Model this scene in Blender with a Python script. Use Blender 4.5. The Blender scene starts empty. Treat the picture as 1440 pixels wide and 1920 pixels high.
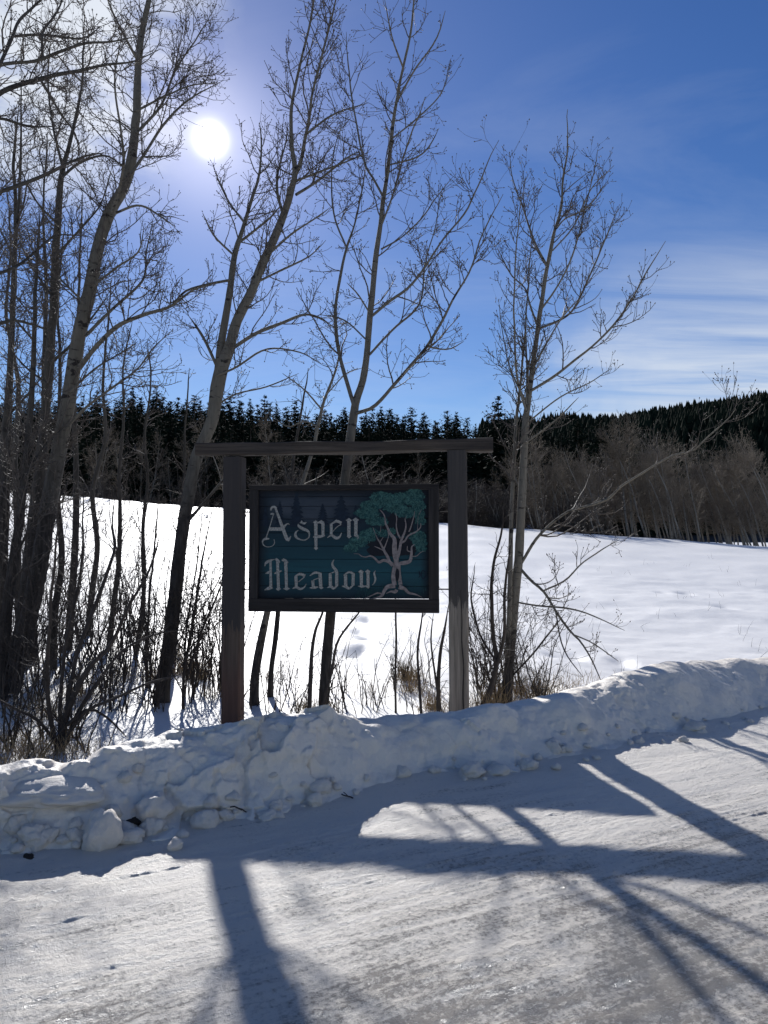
import bpy, math, random
import numpy as np
from mathutils import Vector, Matrix

# ------------------------------------------------------------------ camera
FPX = 1442.0                      # focal length in pixels of the 1440x1920 frame
PITCH = math.radians(2.4)
CAM = np.array([0.0, 0.0, 1.6])
scene = bpy.context.scene
COL = scene.collection

cam_d = bpy.data.cameras.new("camera")
cam_d.sensor_fit = 'VERTICAL'; cam_d.sensor_height = 36.0
cam_d.lens = 36.0 * FPX / 1920.0
cam_d.clip_start = 0.05; cam_d.clip_end = 5000
cam = bpy.data.objects.new("camera", cam_d); COL.objects.link(cam)
cam.location = CAM; cam.rotation_euler = (math.pi / 2 + PITCH, 0, 0)
scene.camera = cam

def ray(px, py):
    cx, cy = (px - 720) / FPX, (960 - py) / FPX
    v = np.array([cx, math.cos(PITCH) - math.sin(PITCH) * cy, math.sin(PITCH) + math.cos(PITCH) * cy])
    return v
def P(px, py, d):                 # the point seen there, d metres away along +Y
    v = ray(px, py); return CAM + v * (d / v[1])
def G(px, py, z=0.0):             # the point seen there on a level z
    v = ray(px, py); return CAM + v * ((z - CAM[2]) / v[2])

# ------------------------------------------------------------------ sun and sky
S = ray(395, 262); S = S / np.linalg.norm(S)
SUN_EL = math.asin(S[2]); SUN_AZ = math.atan2(S[0], S[1])
sun_d = bpy.data.lights.new("sun", 'SUN'); sun_d.energy = 4.7; sun_d.angle = math.radians(0.53)
sun_d.color = (1.0, 0.985, 0.965)
sun = bpy.data.objects.new("sun", sun_d); COL.objects.link(sun)
sun.location = (-20, 60, 40)
sun.rotation_euler = Vector(S).to_track_quat('Z', 'Y').to_euler()

class N:                          # small helper for node trees
    def __init__(s, tree): s.t = tree; s.n = tree.nodes; s.l = tree.links
    def new(s, typ, **kw):
        nd = s.n.new(typ)
        for k, v in kw.items():
            if k.startswith('i_'):
                key = k[2:]; key = int(key) if key.isdigit() else key.replace('_', ' ')
                s.put(nd.inputs[key], v)
            else: setattr(nd, k, v)
        return nd
    def put(s, sock, v):
        if hasattr(v, 'is_linked') or isinstance(v, bpy.types.NodeSocket): s.l.new(v, sock)
        elif isinstance(v, bpy.types.Node): s.l.new(v.outputs[0], sock)
        else: sock.default_value = v
    def math(s, op, a, b=0.0, c=None, clamp=False):
        nd = s.n.new('ShaderNodeMath'); nd.operation = op; nd.use_clamp = clamp
        s.put(nd.inputs[0], a); s.put(nd.inputs[1], b)
        if c is not None: s.put(nd.inputs[2], c)
        return nd.outputs[0]
    def ramp(s, fac, stops, interp='LINEAR'):
        nd = s.n.new('ShaderNodeValToRGB'); s.put(nd.inputs[0], fac); cr = nd.color_ramp; cr.interpolation = interp
        while len(cr.elements) < len(stops): cr.elements.new(0.5)
        for e, (p, c) in zip(cr.elements, stops):
            e.position = p; e.color = (c, c, c, 1) if isinstance(c, (int, float)) else (*c, 1)
        return nd.outputs[0]
    def mix(s, fac, a, b):
        nd = s.n.new('ShaderNodeMix'); nd.data_type = 'RGBA'
        s.put(nd.inputs[0], fac)
        for k, v in ((6, a), (7, b)):
            if isinstance(v, tuple): v = (*v, 1) if len(v) == 3 else v
            s.put(nd.inputs[k], v)
        return nd.outputs[2]
    def noise(s, vec, scale, detail=4, rough=0.55, dist=0.0):
        nd = s.n.new('ShaderNodeTexNoise'); nd.inputs['Scale'].default_value = scale
        nd.inputs['Detail'].default_value = detail; nd.inputs['Roughness'].default_value = rough
        nd.inputs['Distortion'].default_value = dist
        if vec is not None: s.put(nd.inputs['Vector'], vec)
        return nd.outputs[0]
    def mapping(s, vec, scale=(1, 1, 1), loc=(0, 0, 0), rot=(0, 0, 0)):
        nd = s.n.new('ShaderNodeMapping'); s.put(nd.inputs['Vector'], vec)
        nd.inputs['Scale'].default_value = scale; nd.inputs['Location'].default_value = loc; nd.inputs['Rotation'].default_value = rot
        return nd.outputs[0]

world = bpy.data.worlds.new("World"); scene.world = world; world.use_nodes = True
w = N(world.node_tree); w.n.clear()
sky = w.new('ShaderNodeTexSky'); sky.sky_type = 'NISHITA'; sky.sun_disc = False
sky.sun_elevation = SUN_EL; sky.sun_rotation = SUN_AZ
sky.altitude = 1800; sky.air_density = 1.15; sky.dust_density = 0.2; sky.ozone_density = 2.6
hsv = w.new('ShaderNodeHueSaturation'); w.put(hsv.inputs['Color'], sky.outputs[0])
hsv.inputs['Saturation'].default_value = 1.26; hsv.inputs['Hue'].default_value = 0.514
tc = w.new('ShaderNodeTexCoord')
nrm = w.new('ShaderNodeVectorMath', operation='NORMALIZE'); w.put(nrm.inputs[0], tc.outputs['Generated'])
dirv = nrm.outputs[0]
def dotdir(v):
    v = np.array(v) / np.linalg.norm(v)
    nd = w.new('ShaderNodeVectorMath', operation='DOT_PRODUCT'); w.put(nd.inputs[0], dirv); nd.inputs[1].default_value = tuple(v)
    return nd.outputs['Value']
sep = w.new('ShaderNodeSeparateXYZ'); w.put(sep.inputs[0], dirv)
# thin clouds on a level sheet high above
den = w.math('ADD', w.math('MAXIMUM', sep.outputs[2], 0.0), 0.12)
cx = w.math('DIVIDE', sep.outputs[0], den); cy = w.math('DIVIDE', sep.outputs[1], den)
comb = w.new('ShaderNodeCombineXYZ'); w.put(comb.inputs[0], cx); w.put(comb.inputs[1], cy)
cir = w.noise(w.mapping(comb.outputs[0], (0.55, 1.5, 1), (3.1, 0.4, 0), (0, 0, 0.25)), 1.3, 7, 0.62, 0.6)
cir = w.ramp(cir, [(0.46, 0.0), (0.78, 1.0)])
def patch(px, py, a0, a1):        # a cloud bank standing in that part of the sky
    return w.ramp(dotdir(ray(px, py)), [(math.cos(math.radians(a1)), 0.0), (math.cos(math.radians(a0)), 1.0)], 'EASE')
band = w.ramp(sep.outputs[2], [(0.12, 1.0), (0.22, 0.8), (0.40, 0.0)], 'EASE')       # veil lying low over the hills beyond
side = w.ramp(w.math('ADD', sep.outputs[0], w.math('MULTIPLY', w.math('SUBTRACT', w.noise(dirv, 5.0, 5, 0.6), 0.5), 0.35)), [(0.12, 0.0), (0.34, 1.0)], 'EASE')
veil = w.ramp(w.noise(w.mapping(comb.outputs[0], (0.5, 2.0, 1), (1.1, 0.2, 0), (0, 0, 0.5)), 1.6, 8, 0.62, 0.8), [(0.34, 0.32), (0.60, 1.0)])
low = w.math('MULTIPLY', w.math('MULTIPLY', band, side), veil)
cum = w.noise(w.mapping(comb.outputs[0], (1, 1, 1), (0.7, 0.2, 0)), 4.2, 8, 0.6, 0.3)
cum = w.ramp(cum, [(0.34, 0.0), (0.55, 1.0)])
cumf = w.math('MULTIPLY', cum, patch(20, -20, 5.0, 14.0))
cov = w.math('MAXIMUM', w.math('MULTIPLY', low, 0.9), w.math('MULTIPLY', cir, 0.13))
cov = w.math('MAXIMUM', cov, w.math('MULTIPLY', cumf, 0.95), clamp=True)
sky_c = w.mix(cov, hsv.outputs[0], (8.2, 8.8, 9.6))
# the sun's disc and the bright haze round it
ds = dotdir(S)
disc = w.math('POWER', w.math('MAXIMUM', ds, 0.0), 11000.0)
g1 = w.math('POWER', w.math('MAXIMUM', ds, 0.0), 500.0)
g2 = w.math('POWER', w.math('MAXIMUM', ds, 0.0), 150.0)
g3 = w.math('POWER', w.math('MAXIMUM', ds, 0.0), 18.0)
def scaled(fac, col):
    nd = w.new('ShaderNodeVectorMath', operation='SCALE'); nd.inputs[0].default_value = col; w.put(nd.inputs['Scale'], fac); return nd.outputs[0]
acc = sky_c
for f_, c_ in ((disc, (34, 33, 31)), (g1, (3.6, 3.3, 3.0)), (g2, (1.9, 1.7, 1.75)), (g3, (0.7, 0.62, 0.72))):
    nd = w.new('ShaderNodeVectorMath', operation='ADD'); w.put(nd.inputs[0], acc); w.put(nd.inputs[1], scaled(f_, c_)); acc = nd.outputs[0]
bg = w.new('ShaderNodeBackground'); w.put(bg.inputs[0], acc); bg.inputs[1].default_value = 0.080
wo = w.new('ShaderNodeOutputWorld'); w.put(wo.inputs[0], bg.outputs[0])

vs = scene.view_settings
vs.view_transform = 'Standard'; vs.look = 'None'; vs.gamma = 1.0; vs.use_curve_mapping = False; vs.exposure = 0.18
scene.cycles.max_bounces = 6; scene.cycles.diffuse_bounces = 3; scene.cycles.glossy_bounces = 2
scene.cycles.sample_clamp_indirect = 4.0
scene.cycles.use_denoising = True

# ------------------------------------------------------------------ helpers
def tag(o, label=None, cat=None, group=None, kind=None):
    if label: o['label'] = label
    if cat: o['category'] = cat
    if group: o['group'] = group
    if kind: o['kind'] = kind
    return o
def empty(name, loc=(0, 0, 0), rz=0.0):
    o = bpy.data.objects.new(name, None); COL.objects.link(o)
    o.location = tuple(loc); o.rotation_euler = (0, 0, rz); o.empty_display_size = 0.2
    return o
def mesh_np(name, verts, faces, mat, smooth=True):
    """verts (n,3); faces: list of int arrays (m,k)"""
    verts = np.asarray(verts, dtype=np.float32)
    me = bpy.data.meshes.new(name)
    me.vertices.add(len(verts)); me.vertices.foreach_set('co', verts.ravel())
    faces = [np.asarray(f, dtype=np.int32) for f in faces if len(f)]
    loops = np.concatenate([f.ravel() for f in faces])
    sizes = np.concatenate([np.full(len(f), f.shape[1], dtype=np.int32) for f in faces])
    starts = np.concatenate([[0], np.cumsum(sizes)[:-1]]).astype(np.int32)
    me.loops.add(len(loops)); me.loops.foreach_set('vertex_index', loops)
    me.polygons.add(len(sizes)); me.polygons.foreach_set('loop_start', starts); me.polygons.foreach_set('loop_total', sizes)
    me.polygons.foreach_set('use_smooth', np.full(len(sizes), smooth, dtype=bool))
    me.update(calc_edges=True); me.validate()
    if mat: me.materials.append(mat)
    return me
def add(name, me, parent=None, loc=None):
    o = bpy.data.objects.new(name, me); COL.objects.link(o)
    if parent: o.parent = parent
    if loc is not None: o.location = tuple(loc)
    return o
def grid_faces(nu, nv):
    i = np.arange(nu - 1)[:, None] * nv + np.arange(nv - 1)[None, :]
    i = i.ravel()
    return np.stack([i, i + nv, i + nv + 1, i + 1], 1)
def lerp(xs, ps, x): return np.interp(x, xs, ps)
def sstep(a, b, x):
    t = np.clip((x - a) / (b - a), 0, 1); return t * t * (3 - 2 * t)

# value noise with numpy
_rs = np.random.RandomState(7)
_tab = _rs.rand(64, 64, 64).astype(np.float32)
def vnoise(p):
    p = np.asarray(p, dtype=np.float64); i = np.floor(p).astype(int); f = p - i; f = f * f * (3 - 2 * f)
    out = 0
    for dx in (0, 1):
        wx = f[..., 0] if dx else 1 - f[..., 0]
        for dy in (0, 1):
            wy = f[..., 1] if dy else 1 - f[..., 1]
            for dz in (0, 1):
                wz = f[..., 2] if dz else 1 - f[..., 2]
                out = out + wx * wy * wz * _tab[(i[..., 0] + dx) & 63, (i[..., 1] + dy) & 63, (i[..., 2] + dz) & 63]
    return out * 2 - 1
def fbm(p, oct=4, gain=0.5):
    p = np.asarray(p, dtype=np.float64); s = 0; a = 1.0
    for k in range(oct):
        s = s + a * vnoise(p * (2 ** k) + 17.3 * k); a *= gain
    return s
def xy3(x, y, s, z=0.0):
    return np.stack([x * s, y * s, np.full_like(x, z)], -1)

# ------------------------------------------------------------------ materials
def material(name):
    m = bpy.data.materials.new(name); m.use_nodes = True
    t = N(m.node_tree); b = t.n.get('Principled BSDF'); return m, t, b
def bump(t, b, h, strength, dist):
    nd = t.new('ShaderNodeBump'); t.put(nd.inputs['Height'], h); nd.inputs['Strength'].default_value = strength
    nd.inputs['Distance'].default_value = dist; t.put(b.inputs['Normal'], nd.outputs[0]); return nd
def objco(t): return t.new('ShaderNodeTexCoord').outputs['Object']

def snow_mat(name, col=(0.86, 0.88, 0.90), fine=60, strength=0.35, dist=0.012, dirt=None, rough=0.55, sss=0.0):
    m, t, b = material(name); c = objco(t)
    n1 = t.noise(c, fine, 6, 0.65); n2 = t.noise(c, 7, 5, 0.6)
    base = t.mix(t.ramp(n2, [(0.3, 0.0), (0.75, 1.0)]), tuple(x * 0.92 for x in col), col)
    if dirt:
        d = t.ramp(t.noise(c, 3.0, 8, 0.7, 0.4), [(0.56, 0.0), (0.74, 1.0)])
        base = t.mix(t.math('MULTIPLY', d, 0.55), base, dirt)
    t.put(b.inputs['Base Color'], base)
    b.inputs['Roughness'].default_value = rough; b.inputs['Specular IOR Level'].default_value = 0.35
    if sss:
        b.inputs['Subsurface Weight'].default_value = sss; b.inputs['Subsurface Radius'].default_value = (0.05, 0.06, 0.07); b.inputs['Subsurface Scale'].default_value = 0.6
    bump(t, b, t.math('ADD', n1, t.math('MULTIPLY', n2, 1.5)), strength, dist)
    return m
M_FIELD = snow_mat('field_snow', (0.91, 0.885, 0.84), 24, 0.3, 0.02)
M_BANK = snow_mat('bank_snow', (0.85, 0.77, 0.655), 40, 0.45, 0.02, dirt=(0.46, 0.42, 0.37), sss=0.1)
M_CHUNK = snow_mat('chunk_snow', (0.86, 0.78, 0.67), 40, 0.5, 0.03, sss=0.1)

def road_material():
    m, t, b = material('packed_snow_road'); c = objco(t)      # object x runs along the road, y across it
    streak = t.noise(t.mapping(c, (0.6, 6.0, 1)), 2.2, 9, 0.68, 0.3)
    blot = t.noise(c, 1.1, 6, 0.6, 0.5)
    grit = t.noise(c, 42, 6, 0.75)
    sp = t.new('ShaderNodeSeparateXYZ'); t.put(sp.inputs[0], c)
    worn = t.ramp(t.math('DIVIDE', t.math('ADD', sp.outputs[1], 4.6), 4.6), [(0.15, 1.0), (0.62, 0.55), (0.82, 0.22), (0.97, 0.0)])
    icef = t.math('ADD', t.math('MULTIPLY', streak, 0.55), t.math('MULTIPLY', blot, 0.45))
    icef = t.math('ADD', icef, t.math('MULTIPLY', t.math('SUBTRACT', grit, 0.5), 0.6))
    icef = t.math('ADD', icef, t.math('MULTIPLY', t.math('SUBTRACT', worn, 0.5), 0.26))
    ice = t.ramp(icef, [(0.46, 0.0), (0.60, 1.0)])
    base = t.mix(ice, (0.80, 0.73, 0.63), (0.33, 0.295, 0.25))
    dirt = t.ramp(t.math('ADD', t.noise(c, 0.8, 7, 0.65, 0.6), t.math('MULTIPLY', t.math('SUBTRACT', worn, 0.5), 0.2)), [(0.58, 0.0), (0.74, 1.0)])
    base = t.mix(t.math('MULTIPLY', dirt, t.math('ADD', t.math('MULTIPLY', ice, 0.6), 0.12)), base, (0.17, 0.155, 0.13))
    speck = t.ramp(t.noise(c, 95, 3, 0.6), [(0.70, 0.0), (0.76, 1.0)])
    base = t.mix(t.math('MULTIPLY', speck, 0.35), base, (0.12, 0.11, 0.10))
    t.put(b.inputs['Base Color'], base)
    t.put(b.inputs['Roughness'], t.math('SUBTRACT', 0.44, t.math('MULTIPLY', ice, 0.22)))
    b.inputs['Specular IOR Level'].default_value = 0.75
    t.put(b.inputs['Coat Weight'], t.math('ADD', t.math('MULTIPLY', ice, 0.22), 0.05)); b.inputs['Coat Roughness'].default_value = 0.3
    g2 = t.noise(c, 160, 4, 0.7)
    bn = bump(t, b, t.math('ADD', grit, t.math('MULTIPLY', g2, 0.5)), 0.9, 0.022); t.put(b.inputs['Coat Normal'], bn.outputs[0])
    return m
M_ROAD = road_material()

def bark_mat(name, dark_h, pale=(0.165, 0.15, 0.122), dark=(0.035, 0.031, 0.028), fuzzy=0.9):
    m, t, b = material(name); c = objco(t)
    sp = t.new('ShaderNodeSeparateXYZ'); t.put(sp.inputs[0], c)
    n = t.noise(c, 3.0, 6, 0.6, 0.3)
    hz = t.math('ADD', sp.outputs[2], t.math('MULTIPLY', t.math('SUBTRACT', n, 0.5), 2.6 * fuzzy))
    low = t.ramp(t.math('DIVIDE', hz, dark_h * 2.0), [(0.36, 1.0), (0.62, 0.0)])
    scar = t.ramp(t.noise(t.mapping(c, (7, 7, 26)), 1.0, 5, 0.6, 0.4), [(0.60, 0.0), (0.68, 1.0)])
    eye = t.ramp(t.noise(t.mapping(c, (3.2, 3.2, 6)), 1.4, 3, 0.5), [(0.62, 0.0), (0.66, 1.0)])
    streak = t.noise(t.mapping(c, (30, 30, 5)), 1.0, 5, 0.6)
    p = t.mix(t.ramp(streak, [(0.35, 0.0), (0.7, 1.0)]), tuple(x * 0.72 for x in pale), pale)
    p = t.mix(t.math('MULTIPLY', scar, 0.8), p, dark); p = t.mix(eye, p, dark)
    d = t.mix(t.ramp(streak, [(0.45, 0.0), (0.7, 1.0)]), dark, tuple(x * 2.4 for x in dark))
    t.put(b.inputs['Base Color'], t.mix(low, p, d)); b.inputs['Roughness'].default_value = 0.85
    b.inputs['Specular IOR Level'].default_value = 0.2
    bump(t, b, t.math('ADD', streak, t.math('MULTIPLY', scar, -1.0)), 0.6, 0.012)
    return m
M_BARK = bark_mat('aspen_bark', 3.1)
M_BARK_DARK = bark_mat('old_aspen_bark', 3.6, (0.085, 0.078, 0.066))
M_BARK_PALE = bark_mat('young_aspen_bark', 1.0, (0.20, 0.18, 0.145))
def plain(name, col, rough=0.8, var=0.35, scale=9.0, spec=0.25, metal=0.0):
    m, t, b = material(name); c = objco(t)
    n = t.noise(c, scale, 5, 0.6)
    t.put(b.inputs['Base Color'], t.mix(t.ramp(n, [(0.3, 0.0), (0.72, 1.0)]), tuple(x * (1 - var) for x in col), tuple(x * (1 + var) for x in col)))
    b.inputs['Roughness'].default_value = rough; b.inputs['Specular IOR Level'].default_value = spec; b.inputs['Metallic'].default_value = metal
    bump(t, b, n, 0.3, 0.01)
    return m
M_TWIG = plain('twig_bark', (0.085, 0.07, 0.058), 0.65, spec=0.35)
M_TWIG_FAR = plain('grove_twigs', (0.175, 0.142, 0.105), 0.8, scale=1.0)
M_SHRUB = plain('shrub_bark', (0.05, 0.04, 0.033), 0.75)
M_BRUSH = plain('brush_twigs', (0.07, 0.057, 0.047), 0.8, scale=1.0)
M_GRASS = plain('dry_grass', (0.34, 0.25, 0.14), 0.8, scale=3)
M_NEEDLE = plain('conifer_needles', (0.013, 0.020, 0.013), 0.9, 0.45, scale=1.3, spec=0.02)
M_CTRUNK = plain('conifer_bark', (0.09, 0.07, 0.055), 0.9)
M_DIRT = plain('dark_soil', (0.035, 0.03, 0.026), 0.9, scale=40)
M_IRON = plain('rusted_iron', (0.05, 0.04, 0.035), 0.6, metal=0.5)
M_FLOOR = plain('forest_floor', (0.035, 0.034, 0.032), 0.9, 0.7, scale=0.03)
M_GTRUNK = bark_mat('grove_bark', 1.6, (0.27, 0.245, 0.205), (0.06, 0.052, 0.045), 0.6)

# ------------------------------------------------------------------ terrain
U0 = np.array([-2.0, 4.0]); DV = np.array([0.878, 0.479]); DN = np.array([-0.479, 0.878])
def uv(x, y):                     # u = metres beyond the road's edge, v = metres along it
    return (x - U0[0]) * DN[0] + (y - U0[1]) * DN[1], (x - U0[0]) * DV[0] + (y - U0[1]) * DV[1]
def un_uv(u, v): return U0[0] + u * DN[0] + v * DV[0], U0[1] + u * DN[1] + v * DV[1]
dents = [G(1040, 1222, -.35), G(1075, 1225, -.35), G(1190, 1252, -.4), G(1165, 1238, -.4), G(985, 1288, -.45), G(1020, 1286, -.45),
         G(690, 1190, -.3), G(680, 1205, -.3), G(675, 1178, -.25), G(668, 1216, -.35), G(1285, 1087, .5), G(1357, 1104, .4), G(1240, 1086, .5),
         G(960, 1310, -.45), G(1010, 1312, -.45), G(690, 1160, -.2), G(702, 1140, -.1)]
def gz(x, y):
    x = np.asarray(x, float); y = np.asarray(y, float)
    u, v = uv(x, y)
    ze = 3.55 - 0.072 * np.clip(x, -90, 60) - 0.9 * sstep(40, 90, x)
    t = np.clip((y - 11.0) / 49.0, 0, 1)
    f = -0.5 + (ze + 0.5) * (0.25 * t + 0.75 * (t * t * (2.2 - 1.2 * t)))
    past = np.clip(y - 60, 0, None)
    f = f - 1.15 * sstep(0, 9, past) - 0.2 * sstep(0, 3, past)
    rise = np.where(x < 12, 0.115, 0.115 - 0.075 * sstep(12, 40, x))
    f = f + rise * np.clip(past - 10, 0, 90) + 0.02 * np.clip(past - 100, 0, None)
    ditch = -0.5 * sstep(0.3, 2.6, u)
    n = fbm(xy3(x, y, 0.35), 3) * 0.07 * sstep(1.5, 5, u) + fbm(xy3(x, y, 1.6, 3.0), 3) * 0.022 * sstep(1.5, 3, u) * (1 - sstep(25, 45, y))
    z = np.where(y > 11, np.minimum(f, 60), ditch)
    z = np.where(u < 2.6, np.minimum(z, ditch), z)
    z = z + n
    z = np.where(u < 0.3, -0.06 - 0.0 * x, z)
    far_side = sstep(-7.2, -9.0, u); z = np.where(u < -6.5, -0.06 + 0.3 * far_side, z)
    for q in dents:
        r2 = ((x - q[0]) / 0.26) ** 2 + ((y - q[1]) / 0.5) ** 2
        z = z - 0.11 * np.exp(-r2 * 1.8)
    return z
ang = np.concatenate([np.linspace(-0.75, 0.75, 360), np.linspace(0.78, 2 * math.pi - 0.78, 60)])
rad = np.concatenate([np.linspace(0.3, 5.0, 16), 5.05 * (30 / 5.05) ** np.linspace(0, 1, 250), 30.2 * (130 / 30.2) ** np.linspace(0, 1, 90), 131 * (1600 / 131) ** np.linspace(0, 1, 40)])
A, R = np.meshgrid(np.append(ang, ang[0] + 2 * math.pi), rad, indexing='ij')
X, Y = R * np.sin(A), R * np.cos(A)
Z = gz(X, Y)
gv = np.stack([X, Y, Z], -1).reshape(-1, 3)
add('snow_field', mesh_np('snow_field', gv, [grid_faces(A.shape[0], A.shape[1])[:, ::-1]], M_FIELD))['kind'] = 'structure'

# road of packed snow, with tyre tracks pressed into it
ru = np.unique(np.concatenate([np.linspace(-6.8, -3.4, 40), np.linspace(-3.4, -1.75, 120), np.linspace(-1.75, -0.3, 210), np.linspace(-0.3, 0.6, 50)]))
rv = np.unique(np.concatenate([np.linspace(-60, -1.6, 40), np.linspace(-1.6, 6.0, 560), np.linspace(6.0, 60, 110)]))
V2, U2 = np.meshgrid(rv, ru, indexing='ij')
hx, hy = un_uv(U2, V2)
h = fbm(xy3(U2, V2, 0.9), 3) * 0.014 + fbm(np.stack([U2 * 11, V2 * 2.2, U2 * 0], -1), 4) * 0.005 + fbm(np.stack([U2 * 34, V2 * 17, U2 * 0 + 5], -1), 3) * 0.0034 * np.clip(0.7 + vnoise(xy3(U2, V2, 1.3, 9.0)), .2, 1.4)
rng = np.random.RandomState(3)
for uc, dr, amp in ((-1.18, 0.012, 1.0), (-1.45, 0.014, 1.0), (-0.98, 0.0, 0.4), (-0.52, 0.03, .5), (-2.35, -0.02, .8), (-2.62, -0.018, .8), (-3.0, 0.01, .7)):
    # one wheel: a shallow rut with four broken ridges of tread running along it
    c = uc + dr * V2 + 0.03 * np.sin(V2 * 0.9 + uc * 7)
    wear = np.clip(0.7 + 0.6 * vnoise(np.stack([V2 * 0.8, U2 * 2, U2 * 0 + uc * 3], -1)), 0, 1)
    h = h - amp * 0.006 * np.exp(-((U2 - c) / 0.10) ** 4)
    for k in range(4):
        cc = c + (k - 1.5) * 0.05 + 0.008 * fbm(np.stack([V2 * 11, V2 * 0 + k, V2 * 0 + uc], -1), 3)
        chop = sstep(-0.25, 0.25, np.sin(V2 * 2 * math.pi / 0.058 + k * 1.9 + 1.2 * vnoise(np.stack([V2 * 3, V2 * 0 + k, V2 * 0], -1))) + 0.25)
        h = h + amp * wear * (0.55 + 0.45 * chop) * (0.8 + 0.5 * fbm(np.stack([V2 * 26, U2 * 40, V2 * 0 + k], -1), 2)) * 0.0065 * np.exp(-((U2 - cc) / 0.009) ** 2)
for k in range(26):                # long scrapes left by the plough
    uc = -0.25 - 3.2 * rng.rand(); dr = 0.02 * rng.randn(); v0 = -1 + 6 * rng.rand(); ln_ = 0.5 + 1.6 * rng.rand()
    q = (U2 - uc - dr * V2 - 0.012 * vnoise(np.stack([V2 * 2, V2 * 0 + k, V2 * 0], -1))) / (0.008 + 0.008 * rng.rand())
    h = h + (0.003 + 0.004 * rng.rand()) * (0.6 + 0.8 * fbm(np.stack([V2 * 14, V2 * 0 + k, V2 * 0], -1), 2)) * np.exp(-q * q) * sstep(v0, v0 + 0.3, V2) * (1 - sstep(v0 + ln_, v0 + ln_ + 0.3, V2))
h = h + 0.05 * sstep(-0.35, 0.5, U2)
road = add('road', mesh_np('road', np.stack([V2, U2, h], -1).reshape(-1, 3), [grid_faces(*V2.shape)[:, ::-1]], M_ROAD))
road['kind'] = 'structure'
road.matrix_world = Matrix(((DV[0], DN[0], 0, U0[0]), (DV[1], DN[1], 0, U0[1]), (0, 0, 1, 0), (0, 0, 0, 1)))
road.data.flip_normals() if road.data.polygons[0].normal.z < 0 else None

# ploughed bank along the road
crest = [(-900, 1560, 3.1), (-500, 1500, 3.6), (-200, 1455, 4.0), (0, 1436, 4.28), (90, 1433, 4.4), (165, 1432, 4.5), (200, 1408, 4.55), (290, 1392, 4.7), (330, 1372, 4.78), (420, 1366, 4.95),
         (510, 1354, 5.1), (560, 1342, 5.2), (640, 1343, 5.35), (700, 1347, 5.48), (780, 1346, 5.65), (850, 1346, 5.82), (880, 1336, 5.9), (960, 1322, 6.15), (1030, 1311, 6.4), (1080, 1300, 6.6),
         (1120, 1290, 6.8), (1180, 1266, 7.1), (1240, 1250, 7.4), (1320, 1241, 7.85), (1440, 1236, 8.5)]
K = np.array([P(*c) for c in crest])
last = K[-1]; K = np.vstack([K, last + np.array([4.0, 2.3, 0.02]), last + np.array([12, 6.6, -0.02]), last + np.array([40, 21.8, 0.0])])
foot_px = [(-900, 1740), (-500, 1680), (-200, 1640), (0, 1612), (150, 1600), (330, 1575), (500, 1540), (700, 1500), (1000, 1445), (1230, 1402), (1440, 1358)]
F = np.array([G(*f, 0.0) for f in foot_px]); lf = F[-1]
F = np.vstack([F, lf + np.array([4.2, 2.3, 0]), lf + np.array([12, 6.6, 0]), lf + np.array([40, 21.8, 0])])
def by_v(A_, v):
    vv = uv(A_[:, 0], A_[:, 1])[1]; return np.stack([np.interp(v, vv, A_[:, k]) for k in range(3)], -1)
sv = np.unique(np.concatenate([np.linspace(-2.5, -0.6, 60), np.linspace(-0.6, 7.6, 860), np.linspace(7.6, 30, 120)]))
Kc, Fc = by_v(K, sv), by_v(F, sv)
prof_t = np.linspace(0, 1, 130)
bv = []
for t in prof_t:
    if t < 0.62:                  # the face towards the road
        q = t / 0.62
        hor = q; zz = 0.18 * sstep(0, .45, q) + 0.82 * sstep(0.30, 1.0, q) ** 0.8
        p = Fc + (Kc - Fc) * hor; p[:, 2] = -0.03 + (Kc[:, 2] + 0.03) * zz
    else:                         # the back, falling into the ditch
        q = (t - 0.62) / 0.38
        p = Kc + np.array([DN[0], DN[1], 0]) * (1.35 * q); p[:, 2] = Kc[:, 2] + (-0.72 - Kc[:, 2]) * sstep(0.04, 1.0, q) ** 1.1
    bv.append(p)
B = np.stack(bv, 1)
wgt = (sstep(0, 0.1, prof_t) * (1 - 0.7 * sstep(0.72, 1, prof_t)))[None, :]
def cells(p, s, seed):            # lumps: distance to scattered points
    p = p * s; i = np.floor(p).astype(int); best = np.full(p.shape[:-1], 9.0); 
    for dx in (-1, 0, 1):
        for dy in (-1, 0, 1):
            for dz in (-1, 0, 1):
                c = i + np.array([dx, dy, dz]); hsh = (c[..., 0] * 73 + c[..., 1] * 179 + c[..., 2] * 283 + seed * 31)
                j = np.stack([_tab.ravel()[(hsh * k) % 262144] for k in (7919, 104729, 15485)], -1)
                best = np.minimum(best, np.linalg.norm(c + j - p, axis=-1))
    return best
def slabs(p, s, seed, off, tilt):  # broken blocks: every cell is a plane of its own, shifted and tilted
    p = p * s; i = np.floor(p).astype(int); best = np.full(p.shape[:-1], 9.0); val = np.zeros(p.shape[:-1])
    for dx in (-1, 0, 1):
        for dy in (-1, 0, 1):
            for dz in (-1, 0, 1):
                c = i + np.array([dx, dy, dz]); hsh = (c[..., 0] * 73 + c[..., 1] * 179 + c[..., 2] * 283 + seed * 31)
                j = np.stack([_tab.ravel()[(hsh * k) % 262144] for k in (7919, 104729, 15485, 611953, 49979, 86028)], -1)
                d = c + j[..., :3] - p; dist = np.linalg.norm(d, axis=-1); m = dist < best
                val = np.where(m, (j[..., 3] - .5) * 2 * off + ((j[..., 3:6] - .5) * d).sum(-1) * 2 * tilt, val); best = np.minimum(best, dist)
    return val
Bw = B + 0.05 * np.stack([fbm(B * 6, 2), fbm(B * 6 + 9, 2), fbm(B * 6 + 20, 2)], -1)
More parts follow.
